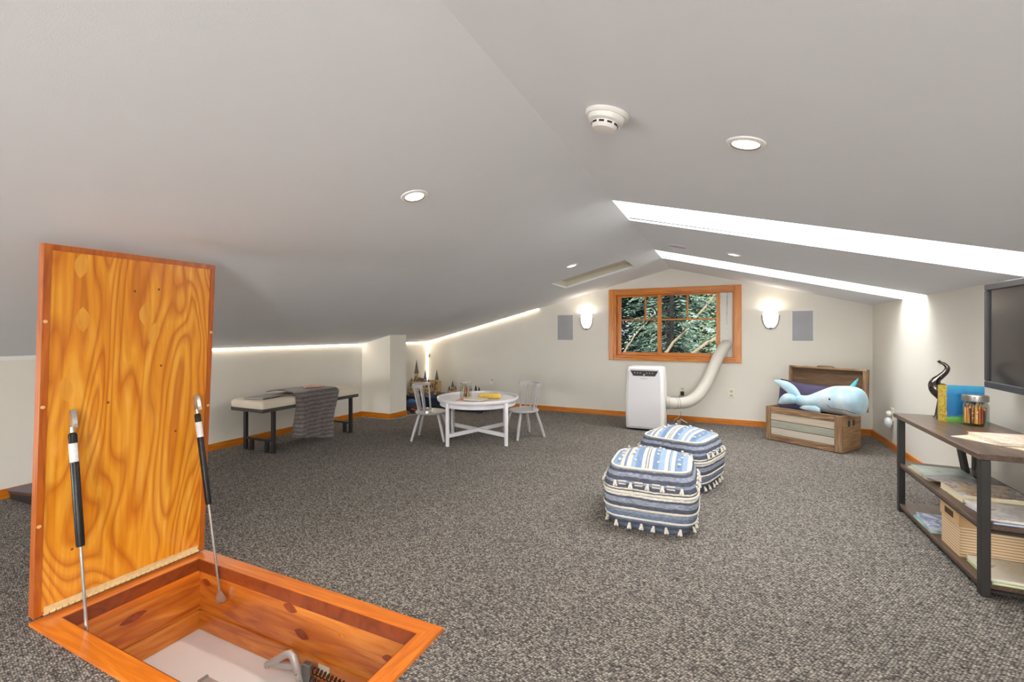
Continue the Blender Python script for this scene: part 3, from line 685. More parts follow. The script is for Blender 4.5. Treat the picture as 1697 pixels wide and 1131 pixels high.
def chair(label, loc, rz):
    t = thing('spindle_chair', label, 'chair', loc, rz, 'small grey spindle-back chairs')
    MB().lathe([(.0001, .262), (.13, .262), (.152, .270), (.158, .279), (.154, .288), (.12, .286), (.0001, .283)], 40, Matrix.Diagonal((1.02, 1.02, 1, 1))).build('seat', M_CHAIR, t)
    for sx in (-1, 1):
        for sy in (-1, 1):
            MB().tube([(sx*.095, sy*.09, .268), (sx*.135, sy*.115, .13), (sx*.168, sy*.14, 0)], [.014, .0165, .0125], 12).build('leg', M_CHAIR, t)
    a0, a1 = PI-1.28, PI+1.28
    for k in range(7):
        a = a0+(a1-a0)*k/6; th_ = .0095 if k in (0, 6) else .0055
        MB().tube([(.128*math.cos(a), .128*math.sin(a), .285), (.165*math.cos(a)-.02, .158*math.sin(a), .545)], th_, 8).build('spindle', M_CHAIR, t)
    n = 24; rings = []
    for k in range(n+1):
        a = a0-.12+(a1-a0+.24)*k/n; c, s_ = math.cos(a), math.sin(a); hh = .015
        rr = [(.153, 0), (.176, 0), (.176, 1), (.153, 1)]
        rings.append([(q*c-.02, q*s_*.97, .537+z*.030) for q, z in rr])
    MB().loft(rings).build('top_rail', M_CHAIR, t, 40)
    n = 20; rings = []
    for k in range(n+1):
        a = a0-.08+(a1-a0+.16)*k/n; c, s_ = math.cos(a), math.sin(a)
        rings.append([(q*c, q*s_, .287+z*.012) for q, z in ((.114, 0), (.142, 0), (.142, 1), (.114, 1))])
    MB().loft(rings).build('seat_rail', M_CHAIR, t, 40)
chair('small grey spindle-back chair on the castle side of the round table', (-2.753, 3.907, 0), math.radians(20.6))
chair('small grey spindle-back chair on the window side of the round table', (-1.927, 4.405, 0), math.radians(237))

def glass_jar(name, label, loc, r, h, lidmat, lidh):
    t = thing(name, label, 'jar', loc)
    MB().lathe([(.0001, .002), (r*.92, .002), (r, .01), (r, h*.82), (r*.9, h*.9), (r*.86, h), (r*.82, h), (r*.84, h*.9), (r*.94, h*.81), (r*.94, .012), (.0001, .008)], 32).build('glass_body', glass('jar_glass', (.93, .95, .94), .12), t)
    if lidmat: MB().lathe([(.0001, h-.002), (r*.96, h-.002), (r*.98, h+.004), (r*.98, h+lidh), (r*.9, h+lidh+.004), (.0001, h+lidh+.006)], 32).build('lid', lidmat, t)
    return t
jl = (-2.40, 4.01, .427)
glass_jar('glass_jar', 'clear glass jar of coloured crayons on the round table', jl, .06, .15, plain('jar_lid_clear', (200, 196, 190), .25, .6), .012)
rnd = random.Random(4)
for k in range(22):
    a = rnd.uniform(0, 2*PI); q = .038*math.sqrt(rnd.uniform(0.02, 1)); c = [(196, 138, 118), (176, 108, 84), (88, 140, 60), (206, 170, 126), (176, 150, 120), (196, 110, 60)][k % 6]
    tx, ty = rnd.uniform(-.006, .006), rnd.uniform(-.006, .006); h = rnd.uniform(.07, .105)
    o = MB().tube([(0, 0, 0), (tx, ty, h), (tx*1.12, ty*1.12, h+.012)], [.0062, .0062, .002], 8).build('crayon', plain('crayon_%d' % (k % 6), c, .6), None, 35, (jl[0]+q*math.cos(a), jl[1]+q*math.sin(a), jl[2]+.013))
    tag(o, ['pinkish', 'brown', 'green', 'tan', 'beige', 'orange'][k % 6]+' crayon standing in the glass jar on the round table', 'crayon', 'crayons in the table jar')
book('picture_book', 'orange-red booklet under papers on the round table', (-2.275, 3.875, .4262), .24, .15, .014, .30, print_mat('redbook', [(206, 96, 62), (214, 120, 84), (190, 84, 54)], 10))
book('picture_book', 'open-looking white booklet on top of the orange booklet', (-2.20, 3.865, .4412), .20, .14, .014, -.05, print_mat('whitebook', [(226, 218, 204), (206, 186, 160), (236, 230, 222)], 18))
tag(B(-.105, .105, -.055, .055, 0, .002).build('paper_sheet', print_mat('sheet', [(232, 206, 176), (226, 222, 214), (214, 176, 146)], 9), None, 0, (-2.045, 3.95, .4264), .5), 'cream paper sheet lying flat beside the yellow pencil case', 'paper')
pc = thing('pencil_case', 'fuzzy yellow pencil case on the round table', 'pencil case', (-2.165, 4.085, .4256), math.radians(24))
MB().box(-.115, .115, -.032, .032, 0, .052, bev=.018, seg=3).build('pouch', plain('case_yellow', (226, 186, 84), .9, vary=.12, scale=20, bump=.4), pc)
for dx in (-.045, .03): MB().ell((dx, -.0325, .032), .005, .002, .005, 10, 6).build('button', plain('button_olive', (150, 140, 60), .6), pc)
MB().tube([(-.10, 0, .053), (.10, 0, .053)], .003, 6).build('zip', plain('zip', (190, 170, 90), .5), pc)

# ------------------------------------------------------------------ toys in the far left corner
M_NAVY = plain('navy_plastic', (30, 44, 66), .5, vary=.08)
pt = thing('play_platform', 'low dark navy play platform in the corner under the toy castle', 'platform', (-3.70, 5.68, 0))
B(-.58, .72, -.26, .26, .02, .150, bev=.01).build('body', M_NAVY, pt); B(-.59, .73, -.27, .27, .150, .165, bev=.004).build('top', plain('navy_top', (44, 58, 76), .5), pt)
for x, y in ((-.5, -.2), (-.5, .2), (.65, -.2), (.65, .2)): B(x-.03, x+.03, y-.03, y+.03, 0, .02).build('foot', M_NAVY, pt)
M_TAN = plain('toy_tan', (196, 164, 112), .5, vary=.14, scale=40); M_TAN2 = plain('toy_dark_tan', (150, 118, 72), .5, vary=.14, scale=40)
M_SLATE = plain('toy_slate', (92, 92, 92), .5, vary=.12, scale=30); M_ROCK = plain('toy_rock', (112, 100, 84), .8, vary=.3, scale=25)
M_TOYWIN = plain('toy_window', (62, 46, 30), .5)
def toy_castle(label, loc, rz, towers, walls, rocks, seed):
    t = thing('toy_castle', label, 'toy castle', loc, rz); rnd = random.Random(seed)
    rk = MB()
    for x, y, r, h in rocks:
        rk.loft([[((r*f*rnd.uniform(.85, 1.1))*math.cos(2*PI*j/9)+x, (r*f*.8*rnd.uniform(.85, 1.1))*math.sin(2*PI*j/9)+y, z) for j in range(9)] for f, z in ((1, 0), (.95, h*.5), (.7, h))])
    rk.build('rock_base', M_ROCK, t, 20)
    for x0, x1, y0, y1, z0, z1, roof in walls:
        w = B(x0, x1, y0, y1, z0, z1).build('wall', M_TAN, t, 0)
        n = max(2, int((x1-x0)/.035))
        for k in range(n):
            xx = x0+(k+.5)*(x1-x0)/n
            B(xx-.007, xx+.007, y0-.002, y0+.002, z0+(z1-z0)*.35, z0+(z1-z0)*.75).build('window', M_TOYWIN, w, 0)
            B(xx-.009, xx+.009, y0-.003, y0+.01, z1, z1+.012).build('battlement', M_TAN2, w, 0)
        if roof: MB().loft([[(x, y0, z1), (x, y1, z1), (x, (y0+y1)/2, z1+.05)] for x in (x0, x1)]).build('roof', M_SLATE, t, 0)
    for x, y, r, z0, z1, z2 in towers:
        w = MB().lathe([(r, z0), (r, z1-.02), (r*1.2, z1-.012), (r*1.2, z1)], 10, T(x, y, 0)).build('tower', M_TAN, t, 25)
        MB().lathe([(r*1.35, z1), (r*.75, z1+(z2-z1)*.4), (.0008, z2)], 10, T(x, y, 0)).build('spire', M_SLATE, w, 25)
        for a in (-2.2, -1.57, -.9):
            B(-.004, .004, -.002, .002, 0, (z1-z0)*.3, M=T(x+r*math.cos(a), y+r*math.sin(a), z0+(z1-z0)*.5) @ RZ_(a+PI/2)).build('window', M_TOYWIN, w, 0)
    return t
toy_castle('tall tan toy castle with pointed slate spires in the corner', (-4.02, 5.62, .165), 0,
    [(-.205, .0, .027, .10, .315, .52), (-.03, -.02, .020, .10, .235, .375), (.175, -.02, .022, .10, .235, .385), (-.25, -.06, .014, .05, .20, .255), (-.115, -.05, .014, .05, .215, .28), (.055, -.06, .014, .05, .2, .26), (.20, -.1, .016, .03, .09, .17)],
    [(-.25, -.10, -.03, .06, .05, .195, True), (-.06, .2, -.03, .06, .05, .215, False), (-.24, -.14, -.12, -.03, .03, .12, True), (-.02, .10, -.11, -.03, .03, .12, False)],
    [(-.17, -.02, .12, .06), (.03, -.03, .15, .055), (.16, -.02, .11, .06), (-.05, -.14, .07, .03)], 1)
toy_castle('small tan toy castle with green towers beside the tall one', (-3.585, 5.62, .165), 0,
    [(-.055, 0, .014, .02, .10, .16), (.0, .0, .020, .02, .14, .235), (.05, 0, .014, .02, .11, .17)],
    [(-.075, .07, -.02, .03, .01, .085, False)], [(0, 0, .09, .02)], 2)
M_TOYGREEN = plain('toy_green', (32, 56, 38), .6, vary=.2, scale=40)
for k, (x, y, h, lab) in enumerate([(-3.46, 5.6, .09, 'single dark green toy tree beside the small toy castle'), (-3.315, 5.68, .155, 'middle dark green toy tree of the clump by the round table'), (-3.255, 5.72, .175, 'tallest dark green toy tree of the clump by the round table'), (-3.19, 5.7, .16, 'lighter green toy tree at the end of the clump')]):
    t = thing('toy_tree', lab, 'toy tree', (x, y, .165), 0, 'toy trees on the platform')
    MB().lathe([(.006, 0), (.006, h*.2)], 8).build('trunk', M_BARK, t)
    MB().lathe([(.026, h*.15), (.018, h*.45), (.022, h*.45), (.012, h*.72), (.016, h*.72), (.0008, h)], 9).build('crown', M_TOYGREEN, t, 25)
rnd = random.Random(12)
cl = [('red', (170, 44, 40)), ('blue', (40, 88, 150)), ('grey', (120, 118, 116)), ('tan', (190, 160, 110)), ('orange', (200, 110, 60)), ('black', (34, 34, 36))]
for k in range(22):
    nm, c = cl[k % 6]; x = rnd.uniform(-4.26, -3.70); y = rnd.uniform(5.435, 5.47)
    o = thing('toy_brick', nm+' toy brick along the front edge of the navy platform', 'toy brick', (x, y, .165), rnd.uniform(-.6, .6), 'loose toy bricks on the platform')
    B(-.012, .012, -.008, .008, 0, .016+.012*(k % 3)).build('block', plain('brick_'+nm, c, .4), o, 0)
    for sx in (-.006, .006): MB().lathe([(.0035, 0), (.0035, .004), (.0001, .004)], 8, T(sx, 0, .016+.012*(k % 3))).build('stud', plain('brick_'+nm, c, .4), o)
t = thing('toy_rover', 'red and black toy vehicle on the carpet behind the pier', 'toy vehicle', (-3.83, 5.06, 0), .4)
B(-.05, .05, -.03, .03, .03, .06, bev=.006).build('body', plain('brick_red', (170, 44, 40), .4), t); B(-.02, .035, -.024, .024, .06, .095, bev=.008).build('cab', M_DARK, t)
for x in (-.032, .032):
    for y in (-.032, .032): MB().lathe([(.024, -.009), (.024, .009)], 14, T(x, y, .024) @ RX_(PI/2)).build('wheel', M_DARK, t)
t = thing('toy_rock', 'blue and grey toy rock leaning by the pier', 'toy rock', (-4.02, 5.22, 0))
MB().loft([[(r*math.cos(2*PI*j/8)*(1+.15*math.sin(j*2.3)), r*.8*math.sin(2*PI*j/8), z) for j in range(8)] for r, z in ((.10, 0), (.11, .06), (.08, .11))]).build('rock', plain('rock_dark', (50, 56, 64), .7, vary=.2, scale=20), t, 20)
MB().loft([[(.07*f*math.cos(2*PI*j/8)+.01, .06*f*math.sin(2*PI*j/8), z) for j in range(8)] for f, z in ((1, .11), (.9, .135), (.5, .15))]).build('cap', plain('rock_blue', (40, 88, 150), .6), t, 20)
tag(MB().tube([(-4.28, 4.52, .004), (-4.18, 4.50, .004), (-4.08, 4.52, .004), (-3.98, 4.50, .004), (-3.90, 4.52, .004), (-3.81, 4.56, .004), (-3.76, 4.7, .004), (-3.79, 4.85, .004), (-3.74, 4.98, .004), (-3.80, 5.10, .004)], .0028, 6).build('thin_cable', plain('cable_pale', (206, 196, 180), .5)), 'thin pale cable trailing on the carpet around the pier', 'cable')

# ------------------------------------------------------------------ portable air conditioner
ac = thing('portable_air_conditioner', 'white portable air conditioner on the floor under the window', 'air conditioner', (-.818, 5.365, 0))
M_AC = plain('ac_white', (224, 222, 226), .4, vary=.01); M_AC2 = plain('ac_white_side', (238, 236, 232), .45, vary=.01)
def rr(hw, y0, y1, z, r=.03):
    out = []
    for cx, cy, a0 in ((hw-r, y1-r, 0), (-hw+r, y1-r, PI/2), (-hw+r, y0+r, PI), (hw-r, y0+r, 1.5*PI)):
        for k in range(5): out.append((cx+r*math.cos(a0+PI/2*k/4), cy+r*math.sin(a0+PI/2*k/4), z))
    return out
MB().loft([rr(.195, -.14, .16, .02), rr(.205, -.15, .17, .03), rr(.212, -.155, .172, .30), rr(.205, -.15, .17, .55), rr(.192, -.14, .165, .69), rr(.186, -.132, .16, .706), rr(.165, -.11, .14, .712)]).build('body', M_AC2, ac, 40)
MB().loft([[(x, y, z) for x, z in pts] for y, pts in ((-.150, [(-.176, .04), (.176, .04), (.182, .30), (.178, .56), (.174, .668), (-.174, .668), (-.178, .56), (-.182, .30)]), (-.160, [(-.172, .045), (.172, .045), (.178, .30), (.172, .56), (.166, .662), (-.166, .662), (-.172, .56), (-.178, .30)]))]).build('front_panel', M_AC, ac, 0)
pn = MB().loft([[(x, y, z) for x, z in ((-.152, .672), (.152, .672), (.118, .612), (-.118, .612))] for y in (-.158, -.1625)]).build('control_panel', plain('ac_panel', (52, 48, 50), .3), ac, 0)
for k, x in enumerate((-.10, -.07, -.04, .03, .06, .09)): MB().lathe([(.006, 0), (.005, .002), (.0001, .002)], 10, T(x, -.1625, .646) @ RX_(PI/2)).build('button', plain('button_silver', (170, 168, 168), .4), pn)
B(-.008, .008, -.1645, -.1625, .620, .632).build('power_button', plain('button_gold', (226, 214, 186), .4), pn, 0)
B(-.155, .155, -.152, -.1475, .679, .683).build('top_slot', plain('slot_dark', (90, 88, 90), .5), ac, 0)
B(-.19, .19, -.13, .15, .012, .022).build('base', M_DARK, ac, 0)
for x in (-.15, .15):
    for y in (-.1, .12): MB().lathe([(.012, -.008), (.012, .008)], 12, T(x, y, .012) @ RY_(PI/2)).build('caster', M_DARK, ac)
def text_mesh(txt, size, mat, parent, M, name='lettering'):
    cu = bpy.data.curves.new(name, 'FONT'); cu.body = txt; cu.size = size; cu.align_x = 'CENTER'; cu.extrude = .0004
    tmp = bpy.data.objects.new(name, cu); COL.objects.link(tmp); bpy.context.view_layer.update()
    me = bpy.data.meshes.new_from_object(tmp.evaluated_get(bpy.context.evaluated_depsgraph_get())); bpy.data.objects.remove(tmp)
    me.transform(M); me.materials.clear(); me.materials.append(mat); me.name = name
    return obj(name, me, parent)
text_mesh('Honeywell', .017, plain('logo_grey', (120, 118, 122), .5), ac, T(-.005, -.1605, .578) @ RX_(PI/2))
hs = thing('exhaust_hose', 'thick beige exhaust hose curving up from the air conditioner to the window', 'hose', (0, 0, 0))
hp = [(-.612, 5.44, .300), (-.56, 5.45, .296), (-.499, 5.5, .290), (-.387, 5.55, .305), (-.288, 5.62, .374), (-.209, 5.7, .494), (-.141, 5.80, .649), (-.078, 5.89, .807), (-.02, 5.955, .915), (.0, 6.01, .94), (.005, 6.05, .945)]
c = cat(hp, 12)
MB().tube(c, [.064+(.0016 if k % 2 else -.0012) for k in range(len(c))], 22).build('tube', plain('hose_beige', (206, 201, 190), .6, vary=.03), hs, 60)
MB().lathe([(.066, -.02), (.072, -.02), (.074, .02), (.066, .02)], 24, T(-.594, 5.446, .2985) @ RZ_(.2) @ RY_(PI/2), cap=False).build('collar', plain('hose_collar', (186, 182, 174), .5), hs)
for k in (20, 26): 
    d = (c[k+1]-c[k-1]).normalized()
    MB().lathe([(.0655, -.003), (.0675, 0), (.0655, .003)], 24, Matrix.Translation(c[k]) @ d.to_track_quat('Z', 'Y').to_matrix().to_4x4()).build('wire_ring', plain('hose_wire', (160, 156, 148), .5), hs)
t = thing('cable_tag', 'small pale tag on a cord lying on the carpet under the exhaust hose', 'tag', (-.47, 5.84, 0))
B(-.045, .045, -.018, .018, 0, .004, M=T(.02, -.06, .04) @ RY_(.5)).build('card', plain('tag_white', (214, 210, 208), .5), t, 0)
MB().tube([(-.02, -.06, .062), (-.012, -.05, .11), (-.02, -.03, .15)], .003, 6).build('string', plain('tag_string', (120, 116, 112), .6), t)
B(-.055, -.01, -.09, -.04, 0, .045, bev=.006).build('clip', plain('tag_clip', (190, 176, 166), .6), t)

# ------------------------------------------------------------------ woven poufs
def pouf_side():
    m, nt, b = base_mat('pouf_side'); mp = mapping(nt); sp = node(nt, 'ShaderNodeSeparateXYZ'); nt.links.new(mp.outputs[0], sp.inputs[0])
    nz = node(nt, 'ShaderNodeTexNoise'); nz.inputs['Scale'].default_value = 14; mpn = mapping(nt, (1, 1, .3)); nt.links.new(mpn.outputs[0], nz.inputs['Vector'])
    ad = node(nt, 'ShaderNodeMath', operation='MULTIPLY_ADD'); ad.inputs[1].default_value = .012; nt.links.new(nz.outputs['Fac'], ad.inputs[0]); nt.links.new(sp.outputs['Z'], ad.inputs[2])
    mr = node(nt, 'ShaderNodeMapRange'); mr.inputs['From Min'].default_value = .006; mr.inputs['From Max'].default_value = .346; nt.links.new(ad.outputs[0], mr.inputs['Value'])
    bl, dk, cr, mid = lin((112, 126, 148)), lin((82, 87, 100)), lin((222, 215, 202)), lin((142, 149, 163))
    st = [(0, bl), (.085, dk), (.15, bl), (.20, cr), (.225, bl), (.30, mid), (.355, cr), (.385, dk), (.45, mid), (.53, dk), (.565, cr), (.60, mid), (.625, cr), (.645, dk), (.665, cr), (.69, dk), (.76, mid), (.80, dk), (.86, mid), (.92, dk), (.96, mid)]
    r = ramp(nt, st, 'CONSTANT'); nt.links.new(mr.outputs[0], r.inputs[0])
    # streaky heather in the yarn
    mp3 = mapping(nt, (48, 48, 330)); n3 = node(nt, 'ShaderNodeTexNoise'); n3.inputs['Scale'].default_value = 1; n3.inputs['Detail'].default_value = 3; nt.links.new(mp3.outputs[0], n3.inputs['Vector'])
    r3 = ramp(nt, [(.32, (.42, .43, .47, 1)), (.5, (.95, .95, .96, 1)), (.66, (1.5, 1.46, 1.4, 1))]); nt.links.new(n3.outputs['Fac'], r3.inputs[0])
    mx = node(nt, 'ShaderNodeMix', data_type='RGBA', blend_type='MULTIPLY'); mx.inputs[0].default_value = .8; nt.links.new(r.outputs[0], mx.inputs[6]); nt.links.new(r3.outputs[0], mx.inputs[7])
    nt.links.new(mx.outputs[2], b.inputs['Base Color']); b.inputs['Roughness'].default_value = .95
    bp = node(nt, 'ShaderNodeBump'); bp.inputs['Strength'].default_value = .5; bp.inputs['Distance'].default_value = .004; nt.links.new(n3.outputs['Fac'], bp.inputs['Height']); nt.links.new(bp.outputs[0], b.inputs['Normal'])
    return m
def pouf_top():
    m, nt, b = base_mat('pouf_top'); mp = mapping(nt); sp = node(nt, 'ShaderNodeSeparateXYZ'); nt.links.new(mp.outputs[0], sp.inputs[0])
    mr = node(nt, 'ShaderNodeMapRange'); mr.inputs['From Min'].default_value = -.215; mr.inputs['From Max'].default_value = .215; nt.links.new(sp.outputs['X'], mr.inputs['Value'])
    bl, lt, cr, dk = lin((116, 140, 172)), lin((146, 168, 192)), lin((208, 202, 190)), lin((104, 110, 126))
    st = [(0, lt), (.14, cr), (.185, dk), (.195, bl), (.215, cr), (.275, lt), (.33, bl), (.41, cr), (.455, dk), (.468, cr), (.485, dk), (.50, cr), (.545, bl), (.62, lt), (.69, cr), (.735, dk), (.745, lt), (.77, cr), (.815, bl), (.90, lt), (.96, cr)]
    r = ramp(nt, st, 'CONSTANT'); nt.links.new(mr.outputs[0], r.inputs[0])
    mp3 = mapping(nt, (220, 40, 40)); n3 = node(nt, 'ShaderNodeTexNoise'); n3.inputs['Scale'].default_value = 1; nt.links.new(mp3.outputs[0], n3.inputs['Vector'])
    r3 = ramp(nt, [(.3, (.72, .74, .78, 1)), (.55, (1, 1, 1, 1)), (.75, (1.15, 1.13, 1.1, 1))]); nt.links.new(n3.outputs['Fac'], r3.inputs[0])
    mx = node(nt, 'ShaderNodeMix', data_type='RGBA', blend_type='MULTIPLY'); mx.inputs[0].default_value = .7; nt.links.new(r.outputs[0], mx.inputs[6]); nt.links.new(r3.outputs[0], mx.inputs[7])
    nt.links.new(mx.outputs[2], b.inputs['Base Color']); b.inputs['Roughness'].default_value = .95
    bp = node(nt, 'ShaderNodeBump'); bp.inputs['Strength'].default_value = .5; bp.inputs['Distance'].default_value = .004; nt.links.new(n3.outputs['Fac'], bp.inputs['Height']); nt.links.new(bp.outputs[0], b.inputs['Normal'])
    return m
M_PS, M_PT = pouf_side(), pouf_top()
M_CREAM = plain('yarn_cream', (220, 213, 200), .95, vary=.08, scale=60, bump=.5, bscale=400)
def sring(w, z, e=6.0, n=56):
    o = []
    for j in range(n):
        a = 2*PI*j/n; c_, s_ = math.cos(a), math.sin(a)
        o.append((w*math.copysign(abs(c_)**(2/e), c_), w*math.copysign(abs(s_)**(2/e), s_), z))
    return o
def pouf_w(z):
    pr_ = [(0, .212), (.03, .232), (.08, .252), (.16, .262), (.24, .256), (.30, .239), (.335, .217)]
    for (z0, w0), (z1, w1) in zip(pr_, pr_[1:]):
        if z <= z1: t = (z-z0)/(z1-z0); t = t*t*(3-2*t) if False else t; return w0+(w1-w0)*t
    return .216
side_me = MB().loft([sring(pouf_w(.335*k/20), .335*k/20+.0005, 5.0) for k in range(21)], True, False).mesh('side_panel', M_PS, 60)
top_me = MB().loft([sring(.214*f, .337+.062*(1-f**2.2), 5.0-2.4*(1-f)) for f in (1, .94, .86, .75, .62, .48, .33, .18, .06)], False, True).mesh('top_panel', M_PT, 60)
pip = [Vector(p) for p in sring(.2165, .338, 5.0, 64)]; pip.append(pip[0])
pip_me = MB().tube(pip, .0065, 8, cap=False).mesh('piping', M_CREAM, 60)
tas = MB()
rnd = random.Random(2)
for k in range(6):
    a = 2*PI*k/6; tas.tube([(0, 0, 0), (.006*math.cos(a), -.010+.004*math.sin(a), -.008), (.011*math.cos(a), -.013+.007*math.sin(a), -.024)], [.0035, .004, .0028], 6)
tas.ell((0, -.004, 0), .008, .007, .007, 8, 6); tas_me = tas.mesh('tassel', M_CREAM, 60)
dash_me = B(-.022, .022, -.004, .003, -.0035, .0035, bev=.002).mesh('woven_dash', M_CREAM)
tuft_me = MB().ell((0, 0, 0), .011, .007, .006, 8, 6).mesh('tuft', M_CREAM, 60)
rib = []
for z in (.072, .126, .212): 
    q = [Vector(p) for p in sring(pouf_w(z)+.001, z, 5.0, 64)]; q.append(q[0])
    rib.append(MB().tube(q, .0052, 6, cap=False).mesh('braid', M_CREAM, 60))
def pouf(label, loc, rz, seed):
    t = thing('pouf', label, 'pouf', loc, rz, 'woven blue and cream poufs'); rnd = random.Random(seed)
    obj('side_panel', side_me, t); obj('top_panel', top_me, t); obj('piping', pip_me, t)
    for r_ in rib: obj('braid', r_, t)
    for z, n, off in ((.262, 5, 0), (.036, 6, .5)):
        w = pouf_w(z)
        for s_ in range(4):
            for k in range(n):
                u = ((k+.5)/n-.5)*2*w*.86+rnd.uniform(-.008, .008); R = RZ_(s_*PI/2)
                # follow the rounded-square section
                y = -w*max(0, 1-abs(u/w)**5)**(1/5)
                o = obj('tassel', tas_me, t); o.matrix_local = R @ T(u, y-.001, z+rnd.uniform(-.004, .004)) @ RZ_(rnd.uniform(-.4, .4))
                if z > .2 and k < n:
                    for dz in (.008, -.008):
                        if abs(u+.04) < w*.78:
                            u2 = u+.042; y2 = -w*max(0, 1-abs(u2/w)**5)**(1/5)
                            o = obj('woven_dash', dash_me, t); o.matrix_local = R @ T(u2, y2, z+dz)
    for x in (-.165, -.08, .045, .165):
        for k in range(5):
            y = -.15+.075*k+rnd.uniform(-.01, .01); xx = x+rnd.uniform(-.012, .012)
            f = (max(abs(xx), abs(y))/.214); z = .337+.062*(1-f**2.2)
            o = obj('tuft', tuft_me, t); o.matrix_local = T(xx, y, z+.002) @ RZ_(rnd.uniform(0, 3))
    return t
pouf('woven blue and cream pouf between the hatch and the other pouf', (-.395, 2.815, 0), math.radians(2.3), 1)
pouf('woven blue and cream pouf between the other pouf and the air conditioner', (-.298, 3.607, 0), math.radians(-17.5), 2)

# ------------------------------------------------------------------ toy chest, pillow, whale
CR = math.radians(-33.27); CO = (.376, 5.353, 0)
M_RUST = wood('rustic_along_x', (96, 68, 46), (146, 112, 82), (192, 162, 128), (3, 40, 40), coat=0, rough=.75)
M_RUSTZ = wood('rustic_along_z', (96, 68, 46), (146, 112, 82), (192, 162, 128), (40, 40, 3), coat=0, rough=.75)
M_RUSTY = wood('rustic_side', (120, 92, 62), (160, 126, 90), (184, 152, 114), (40, 3, 40), coat=0, rough=.75)
M_RUSTD = wood('rustic_dark', (74, 54, 38), (104, 78, 54), (130, 100, 72), (3, 40, 40), coat=0, rough=.75)
def washed(nm, a, b_, c_): return wood(nm, a, b_, c_, (3, 30, 60), coat=0, rough=.8)
M_SLAT = [washed('slat_cream', (186, 170, 148), (206, 192, 172), (218, 208, 190)), washed('slat_sage', (150, 150, 136), (170, 170, 154), (184, 182, 168)), washed('slat_grey', (186, 174, 158), (204, 194, 180), (216, 206, 194))]
tc = thing('toy_chest', 'rustic wooden toy chest with pale slats and its lid open', 'chest', CO, CR)
CL, CD, CH = .69, .375, .342
B(.008, CL-.008, .010, .022, .02, CH).build('front_backing', M_RUSTD, tc, 0)
for x0, x1, z0, z1, m in ((0, .05, .005, CH, M_RUSTZ), (CL-.065, CL, .005, CH, M_RUSTZ)): B(x0, x1, 0, .022, z0, z1, bev=.003).build('frame_board', m, tc)
for z0, z1 in ((.005, .06), (CH-.06, CH)): B(.05, CL-.065, 0, .022, z0, z1, bev=.003).build('frame_board', M_RUST, tc)
for k, (z0, z1) in enumerate(((.064, .132), (.138, .206), (.212, .280))): B(.05, CL-.065, .006, .020, z0, z1, bev=.002).build('slat', M_SLAT[(2, 1, 0)[k]], tc)
for x0, x1 in ((0, .02), (CL-.02, CL)):
    for k in range(3):
        z0 = .005+k*.1125; B(x0, x1, .022, CD, z0, z0+.1115, bev=.002).build('side_board', M_RUSTY, tc)
B(.02, CL-.02, CD-.02, CD, .005, CH).build('back_board', M_RUST, tc, 0); B(.02, CL-.02, .022, CD-.02, .01, .025).build('bottom_board', M_RUSTD, tc, 0)
for y in (.13, .225):
    MB().prism([(.022*math.cos(2*PI*j/12)*(1.15 if j % 2 else .9), .03*math.sin(2*PI*j/12)) for j in range(12)], -.001, .002, T(CL, y, .262) @ RY_(PI/2) @ RZ_(PI/2)).build('hand_hole', M_DARK, tc, 0)
lid = obj('lid', None, tc, (.02, CD+.012, CH)); lid.rotation_euler = (-.06, 0, 0)
LW2, LH2 = .70, .405
B(0, LW2, .05, .065, 0, LH2).build('lid_panel', M_RUSTD, lid, 0)
B(0, LW2, 0, .05, LH2-.018, LH2, bev=.002).build('lid_board', M_RUST, lid); B(0, LW2, 0, .05, 0, .016, bev=.002).build('lid_board', M_RUST, lid)
B(0, .02, 0, .05, .016, LH2-.018, bev=.002).build('lid_board', M_RUSTZ, lid); B(LW2-.028, LW2, -.004, .05, .016, LH2-.018, bev=.002).build('lid_board', M_RUSTZ, lid)
MB().tube([(.27, .012, LH2), (.285, .012, LH2+.008), (.35, .012, LH2+.010), (.41, .012, LH2+.008), (.425, .012, LH2)], .006, 8).build('lid_handle', M_RUST, lid)
def in_chest(u, v, z=0): 
    return (CO[0]+u*math.cos(CR)-v*math.sin(CR), CO[1]+u*math.sin(CR)+v*math.cos(CR), z)
# pillow
pw = thing('pillow', 'dusky purple velvet pillow standing in the toy chest behind the plush whale', 'pillow', in_chest(.20, .245, .185), CR)
def pil(u, v, s_):
    x = (u-.5)*2; z = (v-.5)*2
    th_ = .052*(max(0, 1-x**4)*max(0, 1-z**4))**.6
    pin = 1-.07*(1-abs(x))*abs(z)**3 ; pin2 = 1-.07*(1-abs(z))*abs(x)**3
    return (x*.235*pin2*(1+0), s_*th_+.02*math.sin(x*2), .205+z*.2*pin)
PM = RX_(-.2) @ RY_(.06)
mbp = MB().grid(lambda u, v: pil(u, v, -1), 20, 18, PM); mbp.grid(lambda u, v: pil(u, v, 1), 20, 18, PM)
mbp.build('cover', plain('velvet_purple', (78, 70, 98), .8, vary=.15, scale=8), pw, 70)
edge = [pil(i/20, 0, 0) for i in range(20)]+[pil(1, i/20, 0) for i in range(20)]+[pil(1-i/20, 1, 0) for i in range(20)]+[pil(0, 1-i/20, 0) for i in range(21)]
MB().tube([PM @ Vector(p) for p in edge], .005, 6).build('piping', plain('velvet_purple', (78, 70, 98), .8), pw)
